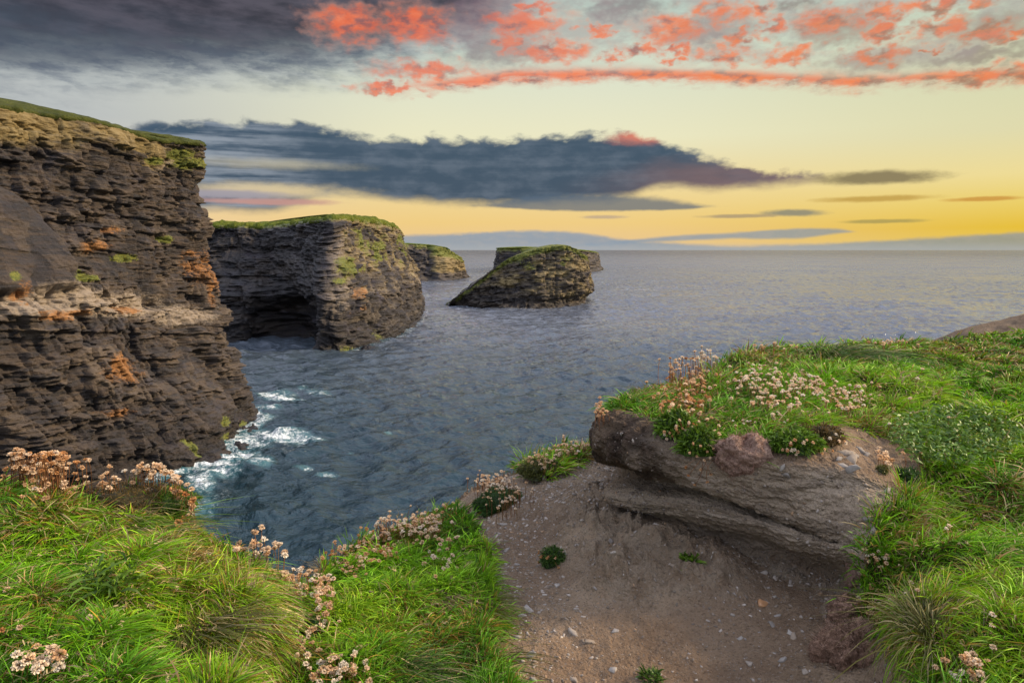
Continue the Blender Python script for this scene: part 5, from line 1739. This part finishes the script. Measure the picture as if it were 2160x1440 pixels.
e = plant('cushion_plant', 'dark green cushion with drooping dead stems on the slope of the footpath', 1166, 1186, (0.055, 0.045, 0.085), 1300, 0.022, 0.0035, 'dark')
for k in range(9):
    b = np.array(e.location)
    a = RF.uniform(2.2, 5.4)
    flower(e, b + np.array((0, 0, 0.05)), b + np.array((0.07 * math.cos(a), 0.07 * math.sin(a), RF.uniform(-0.01, 0.06))), 0.0075, 'rust')
plant('rosette_plant', 'small bright green rosette alone on the bare slope under the overhang', 1456, 1182, (0.03, 0.025, 0.012), 60, 0.055, 0.009, 'fresh', spread=0.5, base=False)
plant('rosette_plant', 'green rosette at the bottom edge of the footpath', 1372, 1430, (0.035, 0.03, 0.014), 130, 0.045, 0.006, 'dark', spread=0.5, base=False)
plant('leafy_plant', 'leafy green plant right of the heart shaped clod on the bank front', 1672, 935, (0.115, 0.07, 0.075), 1500, 0.038, 0.007, 'fresh', sink=0.02, heads=16)
plant('leafy_plant', 'rust tinged low plant at the bank edge left of the bare slates', 1722, 922, (0.10, 0.06, 0.065), 1200, 0.034, 0.0045, 'rusty', sink=0.02, heads=8)
plant('leafy_plant', 'lush dark leaves on the bank front left of the hanging plant', 1425, 905, (0.095, 0.06, 0.095), 1100, 0.042, 0.0085, 'fresh', sink=0.02, heads=26)
plant('leafy_plant', 'small green plant with stubby leaves on the bare earth right of the slates', 1912, 1005, (0.055, 0.045, 0.03), 420, 0.025, 0.006, 'thrift')
plant('cushion_plant', 'tiny yellow green cushion on the rim of the gravel slope', 1132, 1002, (0.075, 0.06, 0.07), 1500, 0.02, 0.0045, 'olive')
plant('cushion_plant', 'small green tuft at the tip of the bright grass by the path', 990, 1116, (0.07, 0.06, 0.03), 800, 0.026, 0.004, 'fresh')
plant('cushion_plant', 'mossy green tuft at the foot of the nose of the earth bank', 1860, 992, (0.03, 0.03, 0.02), 300, 0.018, 0.004, 'olive')
plant('cushion_plant', 'reddish brown dry cushion on the crest of the left mound beside the green one', 268, 1060, (0.17, 0.12, 0.105), 3600, 0.016, 0.0026, 'rusty')
plant('cushion_plant', 'low leafy cushion in the dark hollow at the bottom', 640, 1335, (0.085, 0.07, 0.05), 1400, 0.024, 0.004, 'thrift')

# broad leaved patch in the meadow: one matted plant, its leaves lying over the grass
def leaf_patch(label, px, py, rx, ry, n, ln, wd, kind, seed):
    rg = np.random.default_rng(seed)
    c = hit(px, py)
    e = empty('broad_leaved_patch', c[0], label, 'plant')
    R_, D_ = [], []
    while len(R_) < n:
        a, q = rg.uniform(0, 6.283), rg.uniform(0, 1) ** 0.6
        g_ = hit(px + rx * q * math.cos(a), py + ry * q * math.sin(a))
        if g_ is None:
            continue
        R_.append(g_[0] - c[0] + np.array((0, 0, rg.uniform(0.05, 0.10))))
        a2 = rg.uniform(0, 6.283)
        D_.append((math.cos(a2), math.sin(a2) - 0.3, rg.uniform(0.1, 0.9)))
    cb, ct = (np.array(q) for q in LEAF_COLS[kind])
    br = rg.uniform(0.5, 1.25, (n, 1))
    g = Geo()
    g.add(*blades(np.array(R_), np.array(D_), rg.normal(0, 0.2, (n, 3)) - np.array((0, 0, 0.35)), ln * rg.uniform(0.6, 1.3, n), wd * rg.uniform(0.7, 1.3, n), cb * br, ct * br, seg=3))
    obj('leaves', g.mesh('leaves'), M_LEAF, e)


leaf_patch('matted patch of pale green broad leaves in the meadow at the right', 2010, 945, 140, 62, 1500, 0.046, 0.0105, 'pale', 5)
leaf_patch('patch of yellow green broad blades in the middle of the left grass', 235, 1275, 60, 36, 110, 0.08, 0.0075, 'fresh', 6)


def tussock(label, px, py, n, ln, wd, rad, kind, lean, seed):
    rg = np.random.default_rng(seed)
    c = hit(px, py)
    e = empty('grass_tussock', c[0], label, 'grass tussock', 'tussocks of long grass')
    cb, ct = (np.array(q) for q in LEAF_COLS[kind])
    o_ = rg.normal(0, 1, (n, 3)) * np.array((rad, rad, 0))
    o_[:, 2] = -0.012
    out = o_ / rad
    d = np.array((0, 0, 1.0)) + out * 0.35 + rg.normal(0, 0.15, (n, 3))
    le = np.array(lean) * rg.uniform(0.5, 1.3, (n, 1)) + out * 0.45
    le[:, 2] -= rg.uniform(0.15, 0.75, n)
    br = rg.uniform(0.5, 1.3, (n, 1))
    k = rg.random((n, 1)) < 0.25
    ct_ = np.where(k, G_STRAW * 0.8, ct * np.ones((n, 1)))
    g = Geo()
    g.add(*blades(o_, d, le, ln * rg.uniform(0.5, 1.2, n), wd * rg.uniform(0.6, 1.3, n), cb * br, ct_ * br))
    obj('blades', g.mesh('blades'), M_GRASS, e)


tussock('dry fawn tussock on the cliff edge left of the orange thrift', 700, 1212, 520, 0.17, 0.004, 0.05, 'straw', (0.25, -0.1, 0), 1)
tussock('dark green tussock at the bottom edge of the bright grass', 830, 1420, 800, 0.16, 0.0032, 0.05, 'dark', (0.2, -0.25, 0), 2)
tussock('straw coloured flattened tussock in the middle of the bright grass', 915, 1262, 380, 0.14, 0.003, 0.05, 'straw', (0.5, -0.3, -0.25), 3)
tussock('dark tussock at the path side of the bright grass', 1008, 1275, 620, 0.11, 0.0032, 0.045, 'olive', (0.45, -0.1, -0.1), 4)
tussock('dry arching tussock bending over a dark hollow in the right grass', 2000, 1330, 900, 0.19, 0.003, 0.06, 'olive', (0.55, 0.1, -0.1), 5)
tussock('dark green tussock on the meadow skyline right of the bank flowers', 1745, 748, 700, 0.24, 0.006, 0.14, 'dark', (0.3, -0.1, 0), 6)
tussock('dark green tussock on the meadow skyline, right of the other skyline tussock', 1850, 752, 420, 0.20, 0.006, 0.10, 'dark', (0.3, -0.1, 0), 7)
tussock('bright yellow green tussock in the middle of the left mound', 255, 1130, 800, 0.17, 0.0034, 0.06, 'fresh', (0.35, 0.05, 0), 8)
tussock('pale seeding tussock near the crest of the left mound', 215, 1075, 420, 0.15, 0.0028, 0.05, 'straw', (0.2, 0.0, 0), 9)
tussock('rust green tussock at the lower middle of the left grass', 400, 1330, 620, 0.15, 0.003, 0.05, 'olive', (0.4, 0.0, 0), 10)
tussock('sedge tussock on the skyline at the left of the bank spires', 1375, 815, 420, 0.14, 0.004, 0.06, 'olive', (0.35, 0, 0), 11)
tussock('olive tussock bending over the path at the bottom of the bright grass', 1000, 1400, 620, 0.12, 0.003, 0.05, 'olive', (0.45, -0.2, -0.1), 12)

# ------------------------------------------------------------------ clods of dead thrift and peat
def clod_material(name, a, b, c):
    m, t, p, out = material(name)
    P = opos(t)
    n1 = noise(t, P, 30.0, 5.0, 0.65, 0.8)
    n2 = noise(t, P, 130.0, 4.0, 0.7, 1.2)
    col = mix(t, n1.ss(0.35, 0.65), a, b)
    col = mix(t, n2.ss(0.5, 0.72) * 0.85, col, c)
    col = mix(t, n2.ss(0.46, 0.3) * 0.8, col, tuple(q * 0.3 for q in a))
    t.links.new(col.o, p.inputs['Base Color'])
    p.inputs['Roughness'].default_value = 0.95
    b_ = bump(t, n2 * 0.7 + n1 * 0.5, 0.018, 1.0)
    t.links.new(b_.o, p.inputs['Normal'])
    return m


def clod(label, px, py, dims, mat, fibre, seed, notch=0.0, push=0.0, nf=2600):
    rg = np.random.default_rng(seed)
    g_ = hit(px, py)
    c = g_[0] - np.array((0, push, 0))
    e = empty('peat_clod', c, label, 'peat clod')
    a = np.linspace(0, 2 * math.pi, 120, endpoint=False)[:, None]
    q = np.linspace(0.02, math.pi - 0.02, 64)[None, :]
    u = np.stack([np.sin(q) * np.cos(a), np.sin(q) * np.sin(a), np.cos(q) * np.ones_like(a)], -1)
    k = 1 + 0.42 * fbm(u[..., 0] * 1.8, u[..., 1] * 1.8, u[..., 2] * 1.8 + seed, 3, seed) + 0.10 * fbm(u[..., 0] * 7, u[..., 1] * 7, u[..., 2] * 7, 3, seed + 2) + 0.05 * fbm(u[..., 0] * 18, u[..., 1] * 18, u[..., 2] * 18, 2, seed + 3)
    k = k - notch * np.exp(-((u[..., 0] + 0.05) / 0.28) ** 2) * smooth(0.1, 0.9, u[..., 2])
    V_ = u * np.array(dims) * k[..., None]
    obj('clod', mesh('clod', V_.reshape(-1, 3), gridq(120, 64, True), smooth_=True), mat, e)
    i = rg.integers(0, V_.shape[0] * V_.shape[1], nf)
    P_ = V_.reshape(-1, 3)[i] * 0.985
    d = u.reshape(-1, 3)[i] + rg.normal(0, 0.9, (nf, 3))
    br = rg.uniform(0.4, 1.3, (nf, 1))
    g = Geo()
    f1, f2 = (np.array(q_) for q_ in fibre)
    g.add(*blades(P_, d, rg.normal(0, 0.5, (nf, 3)), dims[0] * rg.uniform(0.08, 0.26, nf), 0.0024 * rg.uniform(0.6, 1.3, nf), f1 * br, f2 * br, seg=3))
    obj('fibres', g.mesh('fibres'), M_LEAF, e)


M_CLOD = clod_material('dead_thrift_clod', (0.20, 0.120, 0.085), (0.33, 0.21, 0.155), (0.48, 0.34, 0.26))
M_CLOD2 = clod_material('fibrous_peat', (0.16, 0.088, 0.056), (0.29, 0.17, 0.11), (0.50, 0.34, 0.24))
clod('heart shaped pinkish brown clod of dead thrift on the front of the earth bank', 1566, 953, (0.125, 0.07, 0.098), M_CLOD, ((0.14, 0.07, 0.05), (0.34, 0.20, 0.15)), 3, 0.34, 0.015, 2200)
clod('big dark fibrous peat clod at the bottom right of the footpath', 1776, 1368, (0.128, 0.10, 0.135), M_CLOD2, ((0.08, 0.045, 0.03), (0.40, 0.26, 0.18)), 5, 0.10, 0.05, 4200)
clod('smaller pinkish peat clod leaning on top of the big fibrous clod', 1792, 1285, (0.085, 0.065, 0.06), M_CLOD2, ((0.09, 0.05, 0.04), (0.30, 0.18, 0.14)), 8, 0.0, 0.01, 1600)
clod('narrow strip of reddish peat on the earth rim at the right end of the overhang', 1806, 1208, (0.04, 0.04, 0.075), M_CLOD, ((0.10, 0.05, 0.04), (0.32, 0.19, 0.15)), 11, 0.0, 0.0, 700)

# ------------------------------------------------------------------ stones
def stone_material(name):
    m, t, p, out = material(name)
    oi = t.nodes.new('ShaderNodeObjectInfo')
    P = opos(t)
    n1 = noise(t, P, 60.0, 5.0, 0.6)
    col = ramp(t, V(t, oi.outputs['Random']), [(0.0, (0.13, 0.11, 0.09)), (0.35, (0.20, 0.18, 0.16)), (0.7, (0.26, 0.235, 0.205)), (1.0, (0.21, 0.155, 0.10))])
    col = mix(t, n1.ss(0.4, 0.7) * 0.5, col, (0.11, 0.095, 0.08))
    t.links.new(col.o, p.inputs['Base Color'])
    p.inputs['Roughness'].default_value = 0.8
    b_ = bump(t, n1, 0.004, 0.8)
    t.links.new(b_.o, p.inputs['Normal'])
    return m


M_STONE = stone_material('slate_stone')
M_STONE_O, _t, _p, _o = material('rusty_slate')
_n = noise(_t, opos(_t), 60.0, 5.0, 0.6)
_t.links.new(mix(_t, _n, (0.26, 0.12, 0.05), (0.44, 0.25, 0.12)).o, _p.inputs['Base Color'])


def chip_mesh(seed, n=6, th=0.16):
    rg = np.random.default_rng(seed)
    a = np.sort(rg.uniform(0, 2 * math.pi, n) * 0.25 + np.arange(n) * 2 * math.pi / n)
    r = rg.uniform(0.32, 0.55, n)
    x, y = r * np.cos(a) * 1.25, r * np.sin(a) * 0.8
    lo = np.stack([x, y, np.full(n, -th)], -1)
    mi = np.stack([x * 1.04, y * 1.04, np.full(n, th * 0.45)], -1)
    hi = np.stack([x * 0.86, y * 0.86, th + rg.normal(0, th * 0.18, n)], -1)
    v = np.concatenate([lo, mi, hi, [[0, 0, th * 1.05]]])
    q = [(k, (k + 1) % n, n + (k + 1) % n, n + k) for k in range(n)] + [(n + k, n + (k + 1) % n, 2 * n + (k + 1) % n, 2 * n + k) for k in range(n)]
    t_ = [(2 * n + k, 2 * n + (k + 1) % n, 3 * n) for k in range(n)]
    return v, np.array(q), np.array(t_)


CHIPS = []
for k in range(6):
    v, q, t_ = chip_mesh(k, 5 + k % 3, 0.14 + 0.03 * (k % 3))
    me = mesh('slate_chip', v, q, t_)
    me.materials.append(M_STONE)
    CHIPS.append(me)
vO, qO, tO = chip_mesh(21, 6, 0.12)
CHIP_O = mesh('slate_chip', vO, qO, tO)
CHIP_O.materials.append(M_STONE_O)
G1, G2 = 'slate chips on the footpath', 'loose slates at the top of the bank'
P1 = 'flat grey slate chip lying on the lower footpath'
P2 = 'small grey stone chip on the upper footpath beside the bright grass'
P3 = 'grey slate chip on the soil between the overhang and the big fibrous clod'
P4 = 'loose flat slate on the bare earth at the right end of the bank top'
STONES = [(1117, 1285, 30, 'largest pale slate chip in the middle of the footpath', G1), (1102, 1298, 22, 'pale tan chip touching the largest pale slate on the footpath', G1), (1071, 1304, 22, P1, G1), (1092, 1343, 27, P1, G1), (1118, 1381, 32, 'whitish long slate chip low on the footpath', G1),
          (1209, 1334, 27, P1, G1), (1244, 1354, 22, P1, G1), (1125, 1432, 24, 'tan chip at the bottom edge of the footpath', G1), (1210, 1434, 26, P1, G1), (1293, 1412, 30, P1, G1), (1298, 1330, 18, P1, G1), (1102, 1394, 18, P1, G1), (1062, 1105, 18, P2, G1), (1102, 1052, 16, P2, G1),
          (1055, 1141, 18, P2, G1), (1079, 1236, 18, P2, G1), (1175, 1234, 18, P2, G1), (1046, 1130, 14, P2, G1), (1070, 1160, 16, P2, G1), (1030, 1098, 14, P2, G1), (1090, 1190, 14, P2, G1), (1289, 1140, 16, 'grey chip standing alone on the slope under the nose of the bank', G1),
          (1608, 1272, 36, 'long orange slate chip on the dark soil below the overhang', G1), (1674, 1344, 26, P3, G1), (1626, 1316, 22, P3, G1), (1665, 1334, 20, P3, G1), (1650, 1392, 22, P3, G1), (1699, 1416, 24, P3, G1), (1581, 1399, 20, P3, G1), (1640, 1298, 14, P3, G1), (1560, 1345, 16, P3, G1),
          (1612, 1208, 18, 'dark slate chip in the shade of the overhang', G1), (1783, 957, 36, P4, G2), (1815, 950, 36, P4, G2), (1796, 970, 34, P4, G2), (1776, 982, 24, P4, G2), (1798, 991, 30, P4, G2), (1806, 962, 26, P4, G2), (1770, 968, 20, P4, G2), (1826, 958, 22, P4, G2),
          (1659, 1002, 20, 'grey chip stuck in the upper beds of the soil face', G2), (1650, 986, 16, 'small chip stuck right below the heart shaped clod', G2), (1871, 1038, 22, 'upright grey slate at the grass edge right of the bank', G2), (1832, 1094, 26, 'pale slate at the right end of the soil face, upper one', G2), (1840, 1118, 30, 'pale slate at the right end of the soil face, lower one', G2)]
for k, (px, py, sz, lab, grp) in enumerate(STONES):
    g_ = hit(px, py)
    if g_ is None:
        continue
    o = bpy.data.objects.new('slate_chip', CHIP_O if 'orange' in lab else CHIPS[k % 6])
    COL.objects.link(o)
    s_ = sz * 0.95 * g_[0][1] / F
    nn = Vector(g_[1] + RF.normal(0, 0.16, 3))
    o.rotation_mode = 'QUATERNION'
    o.rotation_quaternion = nn.to_track_quat('Z', 'Y') @ Vector((0, 0, 1)).rotation_difference(Vector((0, 0, 1)))
    o.rotation_quaternion = o.rotation_quaternion @ Matrix.Rotation(RF.uniform(0, 6.28), 3, 'Z').to_quaternion()
    o.location = g_[0] + g_[1] * s_ * 0.03
    o.scale = (s_, s_, s_ * 0.75)
    tag(o, lab, 'stone', grp)

# gravel: uncountable small chips over the path, the slope and the soil face
def gravel():
    rg = np.random.default_rng(12)
    soil = (1 - GG) * smooth(0.15, -0.05, 0 * GG) * (G_ML < 0.5) * (G_MM < 0.5)
    soil = soil * infr * (GPX > 560) * (GPX < 1950) * near_w * (0.25 + 1.1 * emask(GPX, GPY, [(1080, 1180, 90, 160), (1180, 1030, 130, 60), (1100, 1330, 110, 130), (1250, 1000, 90, 50)]))
    p1, n1, _ = scatter(GP, soil, 24000, rg)
    wf = smooth(2.4, 3.0, BV) * (1 - BG) * (0.12 + 0.5 * smooth(7.5, 8.3, BV) + 0.9 * emask(BPX, BPY, [(1790, 985, 70, 40), (1330, 1080, 60, 40)])) / np.clip(bn, 1.2, 9) ** 1.25
    p2, n2, _ = scatter(BP, wf, 6000, rg)
    p, n_ = np.concatenate([p1, p2]), np.concatenate([n1, n2])
    m_ = len(p)
    bases = [chip_mesh(60 + k, 5, 0.2) for k in range(5)]
    g = Geo()
    for k in range(5):
        v, q, t_ = bases[k]
        sel = np.arange(m_) % 5 == k
        pp, nn = p[sel], n_[sel] + rg.normal(0, 0.3, (sel.sum(), 3))
        nn /= np.linalg.norm(nn, axis=1, keepdims=True)
        a = np.cross(nn, rg.normal(0, 1, nn.shape))
        a /= np.linalg.norm(a, axis=1, keepdims=True)
        b = np.cross(nn, a)
        s_ = (0.0040 + 0.015 * rg.random(len(pp)) ** 4.0)[:, None, None] * np.clip(np.linalg.norm(pp - np.array((0, 0, EYE)), axis=1) / 2.8, 0.8, 1.6)[:, None, None]
        w_ = pp[:, None, :] + s_ * (v[None, :, 0:1] * a[:, None, :] + v[None, :, 1:2] * b[:, None, :] + v[None, :, 2:3] * nn[:, None, :] * 0.9)
        off = (np.arange(len(pp)) * len(v))[:, None, None]
        tone = rg.random((len(pp), 1))
        base = np.where(tone < 0.55, np.array((0.15, 0.118, 0.088)), np.where(tone < 0.85, np.array((0.25, 0.215, 0.18)), np.where(tone < 0.95, np.array((0.28, 0.245, 0.205)), np.array((0.25, 0.16, 0.09))))) * rg.uniform(0.7, 1.25, (len(pp), 1))
        g.add(w_.reshape(-1, 3), (off + q[None]).reshape(-1, 4), (off + t_[None]).reshape(-1, 3), np.repeat(base, len(v), axis=0))
    m, t, p_, out = material('gravel_chip')
    t.links.new(attr(t, 'col', True).o, p_.inputs['Base Color'])
    p_.inputs['Roughness'].default_value = 0.85
    tag(obj('gravel', g.mesh('gravel'), m), 'small stone chips strewn over the footpath and the soil slope', 'gravel', kind='stuff')


gravel()

# ------------------------------------------------------------------ rocks in the water
def sea_rock(label, px, py, dims, seed, mat, rot=0.0, up=0.0):
    a = np.linspace(0, 2 * math.pi, 90, endpoint=False)[:, None]
    q = np.linspace(0.0, 1, 40)[None, :]
    c = sea_at(px, py)
    r = 1 - q ** 2.2 * 0.75
    x, y, z = r * np.cos(a), r * np.sin(a), q * np.ones_like(a)
    k = 1 + 0.35 * fbm(x * 1.5, y * 1.5, seed, 3, seed)
    zz = (z + 0.0) * (1 + 0.4 * fbm(x * 2, y * 2, seed + 1.0, 3, seed + 2))
    st = np.floor(zz * 5) / 5 * 0.6 + zz * 0.4
    X, Y = x * k * dims[0], y * k * dims[1]
    X, Y = X * math.cos(rot) - Y * math.sin(rot), X * math.sin(rot) + Y * math.cos(rot)
    V_ = np.stack([X, Y, st * dims[2] - 0.6 + up], -1)
    o0 = np.zeros(x.shape)
    V_ = np.concatenate([V_.reshape(-1, 3), [[0, 0, V_[:, -1, 2].mean()]]])
    n_ = 90
    tr = np.array([[i * 40 + 39, ((i + 1) % n_) * 40 + 39, n_ * 40] for i in range(n_)])
    at_ = {kk: np.concatenate([o0.ravel(), [0]]) for kk in ('ochre', 'pale', 'rust', 'green', 'block', 'block2')}
    at_['wet_shade'] = np.concatenate([(o0 + 0.75).ravel(), [0.75]])
    at_['ochre'] = at_['ochre'] + (0.8 if up < 0 else 0.1)
    at_['bed'] = V_[:, 2]
    o = obj('rock', mesh('rock', V_, gridq(n_, 40, True), tr, attrs=at_), mat, None, (c[0], c[1], 0))
    tag(o, label, 'rock', 'rocks in the water')


sea_rock('yellowish rock just awash in the dark water below the left mound', 612, 1166, (2.2, 1.5, 0.85), 3, M_CLIFF, 0.2, -0.12)
sea_rock('small pale rock awash off the near cliff, below the cave', 541, 800, (1.6, 1.4, 0.9), 5, M_CLIFF, 0.0, -0.05)
sea_rock('low dark reef running out from the tip of the far headland', 985, 587, (9, 4, 2.6), 7, M_HEAD, 0.1)
sea_rock('low dark rock at the right foot of the sea stack', 1248, 642, (3.6, 2.4, 1.7), 9, M_HEAD, 0.0)
sea_rock('small black rock alone in the sea right of the stack', 1262, 620, (1.8, 1.5, 1.3), 11, M_HEAD, 0.0)
sea_rock('brown ledge rock in the foam at the foot of the near cliff', 500, 962, (2.8, 4.2, 2.6), 13, M_CLIFF, 0.3)
sea_rock('brown ledge rock at the outer corner of the near cliff', 530, 925, (2.2, 3.4, 2.8), 15, M_CLIFF, 0.1)
sea_rock('lowest brown ledge rock of the near cliff, above the left mound', 440, 1000, (3.0, 3.6, 2.8), 17, M_CLIFF, 0.0)
sea_rock('rounded rock at the foot of the headland under its yellow lichen', 775, 742, (3.5, 4.5, 2.4), 19, M_HEAD, 0.0)
sea_rock('rock ledge at the outer foot of the headland', 868, 697, (3.5, 6.0, 2.4), 21, M_HEAD, 0.0)
